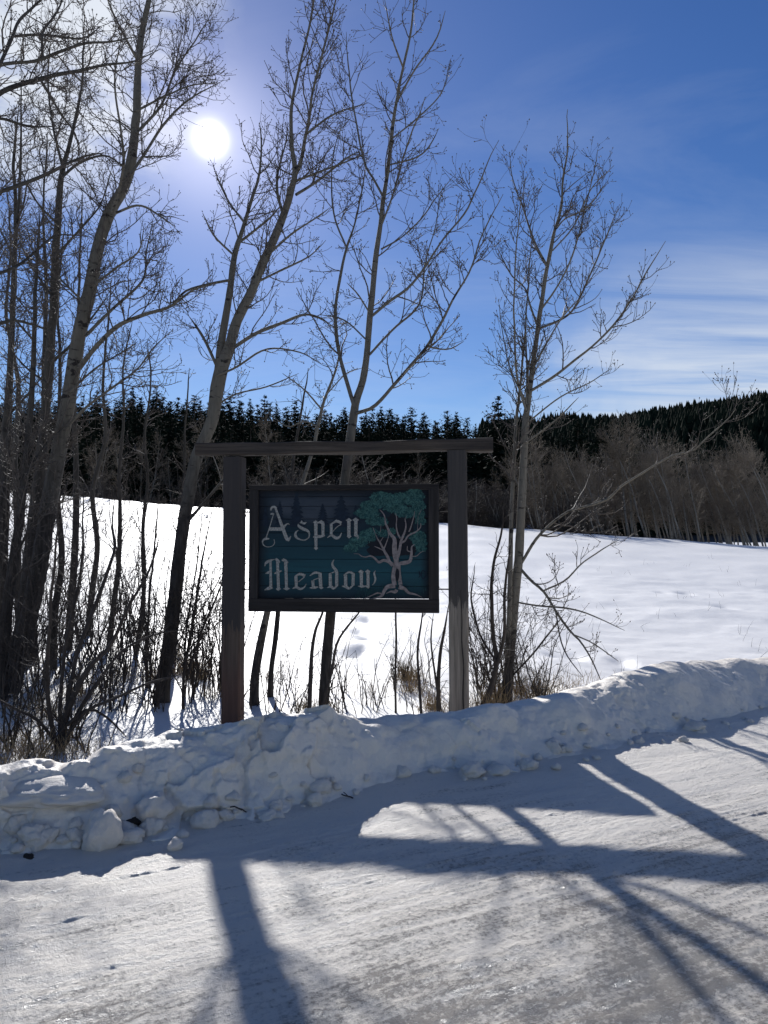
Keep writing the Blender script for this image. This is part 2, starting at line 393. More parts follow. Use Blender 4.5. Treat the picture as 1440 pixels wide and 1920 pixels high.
rough_w = sstep(-0.35, 0.45, fbm(B * 1.3 + 31, 2) + 0.35 * (1 - sstep(0, 3.0, sv))[:, None])
lump = (0.55 - cells(B, 3.1, 1)) * 0.07 + (0.75 - 0.35 * sstep(1.0, 3.5, sv))[:, None] * rough_w * (slabs(Bw, 3.6, 4, 0.035, 0.06) + slabs(Bw, 9.0, 6, 0.014, 0.025)) + (0.5 - cells(B, 6.0, 2)) * 0.035 + np.maximum(0.36 - cells(B, 13.0, 3), 0) * 0.06 * (fbm(B * 3 + 4, 2) > 0.15) + fbm(B * 2.2, 3) * 0.06 + fbm(B * 18, 3) * 0.006
leftw = 1.0 - 0.5 * sstep(2.5, 6, sv)[:, None]
disp = lump * wgt * leftw
B[..., 0] -= DN[0] * disp * 0.9; B[..., 1] -= DN[1] * disp * 0.9; B[..., 2] += disp * (0.35 + 0.4 * sstep(0.2, 0.5, prof_t))[None, :]
# keep the ridge near the line of the photograph, with a ragged edge
B[..., 2] += (fbm(np.stack([sv * 4.0, sv * 0, sv * 0], -1), 4) * 0.022)[:, None] * np.exp(-((prof_t - 0.62) / 0.06) ** 2)[None, :]
bank = add('snow_bank', mesh_np('snow_bank', B.reshape(-1, 3), [grid_faces(B.shape[0], B.shape[1])], M_BANK))
bank['kind'] = 'structure'
me = bank.data
if me.polygons[len(prof_t) // 3].normal.y > 0.2 or me.polygons[80].normal.z < 0: me.flip_normals()

# ------------------------------------------------------------------ branching growth
class Tubes:
    def __init__(s): s.v = []; s.f = []; s.n = 0
    def batch(s, pts, rad, k):
        """pts (M,n,3), rad (M,n): M tapering tubes of k sides"""
        M_, n, _ = pts.shape
        if M_ == 0: return
        tan = np.gradient(pts, axis=1); tan /= np.linalg.norm(tan, axis=2, keepdims=True) + 1e-9
        mean = tan.mean(1); ref = np.where(np.abs(mean[:, 0:1]) < 0.6, np.array([[1.0, 0, 0]]), np.array([[0, 1.0, 0]]))[:, None, :]
        a = np.cross(tan, ref); a /= np.linalg.norm(a, axis=2, keepdims=True) + 1e-9
        b = np.cross(tan, a)
        th = np.arange(k) * 2 * math.pi / k
        ring = pts[:, :, None, :] + rad[:, :, None, None] * (np.cos(th)[None, None, :, None] * a[:, :, None, :] + np.sin(th)[None, None, :, None] * b[:, :, None, :])
        s.v.append(ring.reshape(-1, 3))
        base = s.n + (np.arange(M_) * n * k)[:, None, None] + (np.arange(n - 1) * k)[None, :, None]
        j = np.arange(k)[None, None, :]; j2 = (j + 1) % k
        q = np.stack([base + j, base + j2, base + k + j2, base + k + j], -1).reshape(-1, 4)
        s.f.append(q); s.n += M_ * n * k
    def buds(s, pos, d, ln, r):
        M_ = len(pos)
        if M_ == 0: return
        ref = np.where(np.abs(d[:, 2:3]) < 0.8, np.array([[0, 0, 1.0]]), np.array([[1.0, 0, 0]]))
        a = np.cross(d, ref); a /= np.linalg.norm(a, axis=1, keepdims=True) + 1e-9; b = np.cross(d, a)
        mid = pos + d * (ln * 0.4)[:, None]; r = r[:, None]
        v = np.stack([pos, mid + a * r, mid + b * r, mid - a * r, mid - b * r, pos + d * ln[:, None]], 1).reshape(-1, 3)
        base = s.n + (np.arange(M_) * 6)[:, None]
        tri = np.array([[0, 2, 1], [0, 3, 2], [0, 4, 3], [0, 1, 4], [5, 1, 2], [5, 2, 3], [5, 3, 4], [5, 4, 1]])
        f = (base[:, :, None] + tri[None]).reshape(-1, 3)
        s.v.append(v); s.f.append(np.concatenate([f, f[:, :1]], 1)[:, :3]); s.n += M_ * 6
    def mesh(s, name, mat, origin):
        q = [f for f in s.f if f.shape[1] == 4]; t = [f for f in s.f if f.shape[1] == 3]
        fs = ([np.concatenate(q)] if q else []) + ([np.concatenate(t)] if t else [])
        return mesh_np(name, np.concatenate(s.v) - np.asarray(origin)[None, :], fs, mat)

def smooth_line(pts, rad, seg):
    """Catmull-Rom through traced points"""
    pts = np.asarray(pts, float); rad = np.asarray(rad, float)
    d = np.concatenate([[0], np.cumsum(np.linalg.norm(np.diff(pts, axis=0), axis=1))])
    n = max(4, int(d[-1] / seg)); t = np.linspace(0, d[-1], n)
    ext = np.vstack([2 * pts[0] - pts[1], pts, 2 * pts[-1] - pts[-2]]); de = np.concatenate([[-(d[1] - d[0])], d, [2 * d[-1] - d[-2]]])
    i = np.clip(np.searchsorted(de, t, side='right') - 1, 1, len(de) - 3)
    h_ = (de[i + 1] - de[i]); s = ((t - de[i]) / h_)[:, None]
    p0, p1, p2, p3 = ext[i - 1], ext[i], ext[i + 1], ext[i + 2]
    m1 = (p2 - p0) / (de[i + 1] - de[i - 1])[:, None] * h_[:, None]; m2 = (p3 - p1) / (de[i + 2] - de[i])[:, None] * h_[:, None]
    out = (2 * s ** 3 - 3 * s ** 2 + 1) * p1 + (s ** 3 - 2 * s ** 2 + s) * m1 + (-2 * s ** 3 + 3 * s ** 2) * p2 + (s ** 3 - s ** 2) * m2
    return out, np.interp(t, d, rad)

def sample(pts, rad, rng, dens, f0, f1):
    """children along a batch of lines: position, tangent, radius, fraction, parent length"""
    ln = np.linalg.norm(np.diff(pts, axis=1), axis=2).sum(1)
    cnt = rng.poisson(ln * (f1 - f0) * dens)
    idx = np.repeat(np.arange(len(pts)), cnt)
    fr = f0 + (f1 - f0) * rng.rand(len(idx))
    n = pts.shape[1]; x = fr * (n - 1); i = np.minimum(x.astype(int), n - 2); g = (x - i)[:, None]
    a, b = pts[idx, i], pts[idx, i + 1]
    t = b - a; t = t / (np.linalg.norm(t, axis=1, keepdims=True) + 1e-9)
    return a + (b - a) * g, t, rad[idx, i] * (1 - g[:, 0]) + rad[idx, i + 1] * g[:, 0], fr, ln[idx]

def sprout(rng, pos, tan, ang_lo, ang_hi):
    M_ = len(pos); rnd = rng.randn(M_, 3); perp = rnd - (rnd * tan).sum(1, keepdims=True) * tan
    perp /= np.linalg.norm(perp, axis=1, keepdims=True) + 1e-9
    th = np.radians(ang_lo + (ang_hi - ang_lo) * rng.rand(M_))[:, None]
    return tan * np.cos(th) + perp * np.sin(th)

def march(rng, pos, d, ln, n, wig, up):
    M_ = len(pos); pts = np.empty((M_, n, 3)); pts[:, 0] = pos; d = d.copy(); st = (ln / (n - 1))[:, None]
    for k in range(1, n):
        d = d + rng.randn(M_, 3) * wig + np.array([0, 0, up]); d /= np.linalg.norm(d, axis=1, keepdims=True) + 1e-9
        pts[:, k] = pts[:, k - 1] + d * st
    return pts, d

def foliage(T, lines, rng, cfg):
    """three orders of bare twigs with buds on traced stems and limbs (list of (pts, rad, f0))"""
    L1 = []; P1 = []; Tn = []; Rd = []; Fr = []; PL = []
    for pts, rad, f0 in lines:
        a = sample(pts[None], rad[None], rng, cfg['d1'], f0, 0.98)
        P1.append(a[0]); Tn.append(a[1]); Rd.append(a[2]); Fr.append(a[3]); PL.append(a[4])
    p = np.concatenate(P1); t = np.concatenate(Tn); r = np.concatenate(Rd); fr = np.concatenate(Fr); pl = np.concatenate(PL)
    ln = cfg['l1'] * (0.35 + 0.9 * rng.rand(len(p))) * np.clip(1.15 - 0.75 * fr, 0.2, 1) * np.clip(pl / 3.0, 0.35, 1)
    d = sprout(rng, p, t, *cfg['a1'])
    b1, e1 = march(rng, p, d, ln, 8, cfg['wig'], cfg['up'])
    r0 = np.minimum(r * 0.55, cfg['r1'] * (0.6 + 0.6 * ln / cfg['l1']))
    r1 = r0[:, None] * np.linspace(1, 0.38, 8)[None]
    T.batch(b1, r1, 4)
    p, t, r, fr, pl = sample(b1, r1, rng, cfg['d2'], 0.08, 1.0)
    ln = cfg['l2'] * (0.3 + rng.rand(len(p))) * np.clip(1.2 - 0.8 * fr, .25, 1)
    b2, e2 = march(rng, p, sprout(rng, p, t, 30, 65), ln, 5, cfg['wig'] * 1.2, cfg['up'])
    r2 = np.minimum(r, cfg['r2'])[:, None] * np.linspace(1, 0.6, 5)[None]
    T.batch(b2, r2, 3)
    allp = []; alld = []
    for bb, rr, ee, dens in ((b1, r1, e1, cfg['d3']), (b2, r2, e2, cfg['d3'])):
        p, t, r, fr, pl = sample(bb, rr, rng, dens, 0.15, 1.0)
        ln = cfg['l3'] * (0.4 + 0.9 * rng.rand(len(p)))
        b3, e3 = march(rng, p, sprout(rng, p, t, 35, 70), ln, 3, 0.18, cfg['up'] * 1.5)
        T.batch(b3, np.full((len(p), 3), cfg['r3']) * np.array([[1, .9, .8]]), 3)
        allp += [b3[:, -1], bb[:, -1]]; alld += [e3, ee]
    if cfg.get('bud', 0):
        bp = np.concatenate(allp); bd = np.concatenate(alld)
        T.buds(bp, bd, cfg['bud'] * (0.7 + 0.6 * rng.rand(len(bp))), cfg['bud'] * 0.30 * (0.8 + 0.4 * rng.rand(len(bp))))

ASPEN = dict(d1=7.5, l1=1.15, a1=(35, 68), wig=0.14, up=0.10, r1=0.0095, d2=10.0, l2=0.40, r2=0.0044, d3=6.0, l3=0.07, r3=0.0037, bud=0.026)
SHRUB = dict(d1=9.0, l1=0.85, a1=(25, 60), wig=0.16, up=0.05, r1=0.007, d2=9.0, l2=0.30, r2=0.0042, d3=4.0, l3=0.06, r3=0.0035, bud=0.0)

def tree(name, label, depth, stems, mat, seed, cfg=ASPEN, cat='tree', group=None, twig=M_TWIG, f0=0.25, ground=True, limbname='limb', trunkname='trunk', down=0.35):
    """stems: (kind, drift, [(px, py, width_px)...]); drift = how far the tip leans from the trunk's distance"""
    rng = np.random.RandomState(seed)
    lines = []; parts = []
    for i, (kind, drift, pl) in enumerate(stems):
        n = len(pl); pts = []; rad = []
        for k, (px, py, wd) in enumerate(pl):
            d0, d1 = drift if isinstance(drift, tuple) else (0.0, drift)
            dd = depth + d0 + (d1 - d0) * (k / (n - 1)) ** 1.2
            pts.append(P(px, py, dd)); rad.append(wd * 0.345 * dd / FPX)
        pts = np.array(pts)
        if i == 0:
            base = pts[0].copy()
            if ground:
                g = float(gz(pts[0][0], pts[0][1])); base[2] = g
                pts = np.vstack([[pts[0][0], pts[0][1], min(g, pts[0][2]) - down], pts]); rad = [rad[0] * 1.25] + rad
        sp, sr = smooth_line(pts, rad, 0.11 if kind == 'trunk' else 0.09)
        wob = fbm(sp * 1.7 + seed, 3)[:, None] * np.stack([fbm(sp * 2.1 + 5, 2), fbm(sp * 2.3 + 9, 2), sp[:, 0] * 0], -1)
        sp = sp + wob * 0.03 * np.linspace(0, 1, len(sp))[:, None]
        sr = sr * (1 + 0.08 * fbm(sp * 5 + seed, 2))
        sr = np.minimum(sr, 0.003 + np.linspace(1, 0, len(sr)) * (sr[0] * 1.6 + 0.006)) if kind != 'trunk' else np.minimum(sr, 0.004 + np.linspace(1, 0, len(sr)) * sr[0] * 3)
        parts.append((kind, sp, sr)); lines.append((sp, sr, f0 if kind == 'trunk' else 0.12))
    root = empty(name, base); tag(root, label, cat, group)
    for kind, sp, sr in parts:
        T = Tubes(); T.batch(sp[None], sr[None], 12 if kind == 'trunk' else 7)
        add(trunkname if kind == 'trunk' else limbname, T.mesh(kind, mat, base), root)
    T = Tubes(); foliage(T, lines, rng, cfg)
    add('crown', T.mesh('crown', twig, base), root)
    return root

# ------------------------------------------------------------------ the sign between its posts
DL, DR = 9.25, 8.98
PL_, PR_ = P(439, 1020, DL), P(861, 1020, DR)
ax = (PR_ - PL_); ax[2] = 0; SPAN = np.linalg.norm(ax); ax /= SPAN
YAW = math.atan2(ax[1], ax[0]); nr = np.array([ax[1], -ax[0], 0.0])       # towards the camera
MID = (PL_ + PR_) / 2; MID[2] = float(gz(MID[0], MID[1]))
def on_sign(px, py, off=0.0):     # pixel -> local (x, z) in the plane of the sign, off metres in front of the middle
    v = ray(px, py); o = MID + nr * off
    k = np.dot(o - CAM, nr) / np.dot(v, nr); p = CAM + v * k - MID
    return float(np.dot(p, ax)), float(p[2])
def local_mesh(name, verts, faces, mat, smooth=False, bev=0.0):
    me = bpy.data.meshes.new(name); me.from_pydata([tuple(v) for v in verts], [], faces); me.update()
    if bev:
        import bmesh
        bm = bmesh.new(); bm.from_mesh(me); bmesh.ops.recalc_face_normals(bm, faces=bm.faces)
        bmesh.ops.bevel(bm, geom=bm.edges[:], offset=bev, segments=2, affect='EDGES', profile=0.6); bm.to_mesh(me); bm.free()
    else:
        import bmesh
        bm = bmesh.new(); bm.from_mesh(me); bmesh.ops.recalc_face_normals(bm, faces=bm.faces); bm.to_mesh(me); bm.free()
    if mat: me.materials.append(mat)
    for p in me.polygons: p.use_smooth = smooth
    return me
BOXF = [(0, 1, 2, 3), (7, 6, 5, 4), (0, 4, 5, 1), (1, 5, 6, 2), (2, 6, 7, 3), (3, 7, 4, 0)]
def timber(name, p0, p1, wx, wy, mat, seg=14, seed=0, bev=0.006, wobble=0.004):
    """a weathered squared timber from p0 to p1 with slightly uneven faces"""
    rng = np.random.RandomState(seed); p0, p1 = np.array(p0, float), np.array(p1, float)
    t = (p1 - p0) / np.linalg.norm(p1 - p0); a = np.array([1.0, 0, 0]) if abs(t[2]) > 0.7 else np.array([0, 0, 1.0]); b = np.cross(t, a)
    V = []; Fs = []
    ch = min(wx, wy) * 0.09; prof = []
    for sx, sy in ((-1, -1), (1, -1), (1, 1), (-1, 1)):
        cxx, cyy = sx * wx / 2, sy * wy / 2
        pa, pb = (cxx, cyy - sy * ch), (cxx - sx * ch, cyy)
        prof += [pa, pb] if sx * sy > 0 else [pb, pa]
    m = len(prof)
    for i in range(seg + 1):
        q = i / seg; c = p0 + (p1 - p0) * q
        for (x, y) in prof:
            s = 1 + wobble * 12 * (fbm(np.array([[q * 5 + seed, x * 9, y * 9]]), 2)[0]) * 0.3
            V.append(c + a * x * s + b * y * s)
    for i in range(seg):
        for j in range(m): Fs.append((i * m + j, i * m + (j + 1) % m, (i + 1) * m + (j + 1) % m, (i + 1) * m + j))
    Fs.append(tuple(range(m))[::-1]); Fs.append(tuple(range(seg * m, seg * m + m)))
    return local_mesh(name, V, Fs, mat)

def wood_mat(name, col, red=None, axis='Z', dark_above=None, scale=1.0):
    m, t, b = material(name); c = objco(t)
    sc = (22, 22, 0.9) if axis == 'Z' else (0.9, 22, 22)
    g = t.noise(t.mapping(c, tuple(x * scale for x in sc)), 1.5, 8, 0.65, 0.25)
    g2 = t.noise(t.mapping(c, tuple(x * scale * 0.3 for x in sc)), 1.2, 5, 0.6, 0.4)
    base = t.mix(t.ramp(g, [(0.33, 0.0), (0.66, 1.0)]), tuple(x * 0.42 for x in col), tuple(x * 1.25 for x in col))
    base = t.mix(t.math('MULTIPLY', t.ramp(g2, [(0.45, 0.0), (0.7, 1.0)]), 0.6), base, tuple(x * 0.55 for x in col))
    sp = t.new('ShaderNodeSeparateXYZ'); t.put(sp.inputs[0], c)
    if red is not None:
        f = t.ramp(t.math('ADD', sp.outputs[2], t.math('MULTIPLY', t.math('SUBTRACT', g2, 0.5), 1.2)), [(0.45, 1.0), (1.0, 0.0)])
        base = t.mix(t.math('MULTIPLY', f, 0.75), base, red)
    if dark_above is not None:     # old stain that has weathered off the lower part
        n3 = t.noise(t.mapping(c, (26, 26, 1.6)), 1.0, 6, 0.7, 0.2)
        f = t.ramp(t.math('ADD', sp.outputs[2], t.math('MULTIPLY', t.math('SUBTRACT', n3, 0.5), 1.0)), [((dark_above - 0.06) / 4, 0.0), ((dark_above + 0.06) / 4, 1.0)]) if False else \
            t.math('GREATER_THAN', t.math('ADD', sp.outputs[2], t.math('MULTIPLY', t.math('SUBTRACT', n3, 0.5), 0.9)), dark_above)
        base = t.mix(t.math('MULTIPLY', f, 0.88), base, (0.036, 0.033, 0.033))
    t.put(b.inputs['Base Color'], base); b.inputs['Roughness'].default_value = 0.82; b.inputs['Specular IOR Level'].default_value = 0.25
    bump(t, b, g, 0.55, 0.008)
    return m
def sz(py, off=0.0): return on_sign(650, py, off)[1]
M_POST_L = wood_mat('stained_post_wood', (0.11, 0.082, 0.064), red=(0.10, 0.055, 0.04), dark_above=sz(1175))
M_POST_R = wood_mat('weathered_post_wood', (0.23, 0.20, 0.165), dark_above=sz(1128))
M_BEAM = wood_mat('beam_wood', (0.065, 0.053, 0.044), axis='X')
M_FRAME = wood_mat('sign_frame_wood', (0.024, 0.021, 0.02), axis='X')
M_FRAMEV = wood_mat('sign_frame_upright', (0.03, 0.027, 0.026))

stand = empty('sign_stand', MID, YAW)
tag(stand, 'tall timber stand of two thick posts under a long crossbeam', 'sign stand')
for pxt, mat_, sd in ((439, M_POST_L, 1), (861, M_POST_R, 2)):
    x0 = on_sign(pxt, 1000)[0]; x1 = on_sign(pxt + (1 if pxt < 600 else -4), 850)[0]
    ztop = on_sign(pxt, 858 if pxt < 600 else 846)[1]
    p = add('post', timber('post', (x0, 0, -0.9), (x1, 0, ztop), 0.228, 0.22, mat_, 26, sd, wobble=0.01), stand)
    p['label'] = 'dark stained post with reddish foot' if pxt < 600 else 'weathered grey post with a long drying crack'
    # drying crack: a narrow dark groove strip set in the face
    if pxt > 600:
        V = []; Fs = []; zs = np.linspace(on_sign(860, 1345)[1] - 0.2, on_sign(860, 1105)[1], 24)
        for i, z in enumerate(zs):
            xx = x0 + 0.03 + 0.012 * math.sin(z * 3.1) + 0.006 * math.sin(z * 11); ww = 0.0075 * (1 - (i / 23) ** 3) + 0.001
            V += [(xx - ww, -0.1132, z), (xx + ww, -0.1132, z), (xx, -0.094, z)]
        for i in range(23):
            a = i * 3; Fs += [(a, a + 2, a + 5, a + 3), (a + 2, a + 1, a + 4, a + 5), (a, a + 3, a + 4, a + 1)]
        add('crack', local_mesh('crack', V, Fs, M_DIRT), p)
xl, zl = on_sign(371, 845); xr, zr = on_sign(924, 834)
add('crossbeam', timber('crossbeam', (xl, 0, zl), (xr, 0, zr), 0.142, 0.20, M_BEAM, 44, 5, wobble=0.07), stand)

# the board
BO = 0.03
board = empty('sign_board', MID + np.array([0, 0, sz(1145)]), YAW)
tag(board, 'dark teal plank sign lettered Aspen Meadow with a painted tree, hung between posts', 'sign')
BZ = sz(1145)
def bl(px, py): x, z = on_sign(px, py, BO); return x, z - BZ
def box_local(name, corners, y0, y1, mat, parent, bev=0.003):
    """corners: four (x, z) anticlockwise seen from the front; y0 front, y1 back"""
    V = [(x, y0, z) for x, z in corners] + [(x, y1, z) for x, z in corners]
    return add(name, local_mesh(name, V, [(0, 1, 2, 3), (7, 6, 5, 4), (0, 4, 5, 1), (1, 5, 6, 2), (2, 6, 7, 3), (3, 7, 4, 0)], mat, bev=bev), parent)
x0o, z0o = bl(467, 1146); x1o, _ = bl(823.5, 1142); _, z1o = bl(640, 909)
fw_l = bl(485, 1000)[0]; fw_r = bl(804, 1000)[0]; zb = bl(640, 1123)[1]; zt = bl(640, 918)[1]
box_local('frame_rail', [(x0o, z0o), (x1o, z0o), (x1o, zb), (x0o, zb)], -0.075, 0.05, M_FRAME, board)
box_local('frame_rail', [(x0o, zt), (x1o, zt), (x1o, z1o), (x0o, z1o)], -0.072, 0.05, M_FRAME, board)
box_local('frame_upright', [(x0o + .002, zb + .001), (fw_l, zb + .001), (fw_l, zt - .001), (x0o + .002, zt - .001)], -0.070, 0.048, M_FRAMEV, board)
box_local('frame_upright', [(fw_r, zb + .001), (x1o - .002, zb + .001), (x1o - .002, zt - .001), (fw_r, zt - .001)], -0.070, 0.048, M_FRAMEV, board)

def sign_paint():
    m, t, b = material('sign_paint'); c = t.new('ShaderNodeTexCoord').outputs['Object']
    geo = t.new('ShaderNodeNewGeometry')
    # the picture on the boards: pale misty sky above left, blue-green meadow below, blackened rim
    att = t.new('ShaderNodeAttribute', attribute_name='board_uv'); uvv = att.outputs['Vector']
    sp = t.new('ShaderNodeSeparateXYZ'); t.put(sp.inputs[0], uvv)
    g = t.noise(t.mapping(uvv, (3.0, 40, 1)), 1.0, 7, 0.65, 0.2); n = t.noise(t.mapping(uvv, (5, 4, 1)), 1.0, 5, 0.6, 0.4)
    teal = t.mix(t.ramp(t.math('ADD', sp.outputs[1], t.math('MULTIPLY', n, 0.2)), [(0.05, 0.0), (0.35, 1.0), (0.5, 0.6), (0.8, 0.0)]), (0.006, 0.018, 0.028), (0.010, 0.058, 0.074))
    mist = t.math('MULTIPLY', t.ramp(t.math('ADD', sp.outputs[1], t.math('MULTIPLY', t.math('SUBTRACT', n, 0.5), 0.35)), [(0.66, 0.0), (0.80, 1.0), (0.93, 0.7), (1.0, 0.0)]), t.ramp(sp.outputs[0], [(0.03, 0.0), (0.14, 1.0), (0.5, 0.8), (0.66, 0.0)]))
    base = t.mix(t.math('MULTIPLY', mist, 0.75), teal, (0.055, 0.065, 0.082))
    rim = t.math('MULTIPLY', t.math('MULTIPLY', t.ramp(sp.outputs[0], [(0.0, 0.0), (0.07, 1.0)]), t.ramp(sp.outputs[0], [(0.95, 1.0), (1.0, 0.0)])), t.math('MULTIPLY', t.ramp(sp.outputs[1], [(0.0, 0.35), (0.07, 1.0)]), t.ramp(sp.outputs[1], [(0.9, 1.0), (1.0, 0.05)])))
    rim = t.math('ADD', rim, t.math('MULTIPLY', t.math('SUBTRACT', n, 0.5), 0.5), clamp=True)
    base = t.mix(rim, (0.006, 0.007, 0.011), base)
    base = t.mix(t.math('MULTIPLY', t.ramp(g, [(0.5, 0.0), (0.7, 1.0)]), 0.35), base, (0.007, 0.012, 0.018))
    t.put(b.inputs['Base Color'], base); b.inputs['Roughness'].default_value = 0.75; b.inputs['Specular IOR Level'].default_value = 0.25
    bump(t, b, g, 0.4, 0.004)
    return m
M_SIGN = sign_paint()
edges = [1122.5, 1099, 1073.5, 1048.5, 1024, 999, 973, 949, 931, 918.5]
for i in range(len(edges) - 1):
    za, zb_ = bl(640, edges[i])[1], bl(640, edges[i + 1])[1]
    gap = 0.0022; dy = [0.0, 0.003, -0.001, 0.002, -0.002, 0.001, 0.003, 0.0, 0.002][i]
    la = za + (gap if i else -0.002); lb = la + (0.009 if i == 0 else 0.0) + (0.005 if i == 6 else 0)
    cs = [(fw_l - .004, la), (fw_r + .004, lb), (fw_r + .004, zb_ - gap), (fw_l - .004, zb_ - gap)]
    o = box_local('plank', cs, -0.030 + dy, 0.012 + dy, M_SIGN, board, bev=0.0022)
    at = o.data.attributes.new('board_uv', 'FLOAT_VECTOR', 'POINT')
    zlo, zhi = bl(640, 1123)[1], bl(640, 918)[1]
    for k, v in enumerate(o.data.vertices): at.data[k].vector = ((v.co.x - fw_l) / (fw_r - fw_l), (v.co.z - zlo) / (zhi - zlo), v.co.y)
box_local('gap_light_block', [(fw_l - .003, bl(640, 1119)[1]), (fw_r + .003, bl(640, 1119)[1]), (fw_r + .003, zt - .002), (fw_l - .003, zt - .002)], 0.020, 0.034, M_FRAME, board)  # unseen panel, added behind the planks to stop light showing through their gaps
YF = -0.0345                      # just in front of the proudest plank

_layer = [0]
def ribbon(pts, conv, yf=YF, th=0.003):
    """a stroke of changing width as a thin raised ribbon; pts (x, y, width) in the drawing's own units"""
    _layer[0] += 1; y = yf - (_layer[0] % 17) * 0.00025
    P2 = np.array([conv(p[0], p[1]) for p in pts]); sc = abs(conv(100, 0)[0] - conv(0, 0)[0]) / 100
    W = np.array([p[2] for p in pts]) * sc * 0.5
    if len(P2) > 2:               # round it off
        n = (len(P2) - 1) * 4 + 1; q = np.linspace(0, len(P2) - 1, n)
        l3 = np.column_stack([P2, W]); out, _ = smooth_line(l3 * np.array([1, 1, 1.0]), np.zeros(len(l3)), 1e9)
        ext = np.vstack([2 * l3[0] - l3[1], l3, 2 * l3[-1] - l3[-2]]); r = []
        for s in q:
            i = min(int(s), len(P2) - 2); u = s - i; p0, p1, p2, p3 = ext[i:i + 4]
            r.append(0.5 * ((2 * p1) + (-p0 + p2) * u + (2 * p0 - 5 * p1 + 4 * p2 - p3) * u * u + (-p0 + 3 * p1 - 3 * p2 + p3) * u ** 3))
        r = np.array(r); P2 = r[:, :2]; W = np.maximum(r[:, 2], 0.0004)
    T_ = np.gradient(P2, axis=0); T_ /= np.linalg.norm(T_, axis=1, keepdims=True) + 1e-9; Nn = np.stack([-T_[:, 1], T_[:, 0]], 1)
    V = []
    for p, n_, w_ in zip(P2, Nn, W):
        a, b = p + n_ * w_, p - n_ * w_
        V += [(a[0], y, a[1]), (b[0], y, b[1]), (a[0], y + th, a[1]), (b[0], y + th, b[1])]
    Fs = []
    for i in range(len(P2) - 1):
        k = i * 4; Fs += [(k, k + 1, k + 5, k + 4), (k, k + 4, k + 6, k + 2), (k + 1, k + 3, k + 7, k + 5)]
    e = (len(P2) - 1) * 4; Fs += [(0, 2, 3, 1), (e, e + 1, e + 3, e + 2)]
    return V, Fs
def diamond(cx_, cy_, w_, h_, conv, yf=YF, th=0.003):
    _layer[0] += 1; y = yf - (_layer[0] % 17) * 0.00025
    c = [conv(cx_ - w_ / 2, cy_), conv(cx_, cy_ + h_ / 2), conv(cx_ + w_ / 2, cy_), conv(cx_, cy_ - h_ / 2)]
    V = [(a, y, b) for a, b in c] + [(a, y + th, b) for a, b in c]
    return V, [(0, 1, 2, 3), (0, 4, 5, 1), (1, 5, 6, 2), (2, 6, 7, 3), (3, 7, 4, 0)]
def join(pieces):
    V = []; Fs = []
    for v, f in pieces:
        o = len(V); V += v; Fs += [tuple(i + o for i in q) for q in f]
    return V, Fs
M_LETTER = plain('letter_paint', (0.25, 0.25, 0.23), 0.8, 0.55, 55)
c1 = lambda x, y: bl(480 + x * 0.14583, 930 + y * 0.14583)
c2 = lambda x, y: bl(480 + x / 6.0, 1035 + y / 6.0)
c3 = lambda x, y: bl(630 + x / 7.2, 900 + y / 7.2)
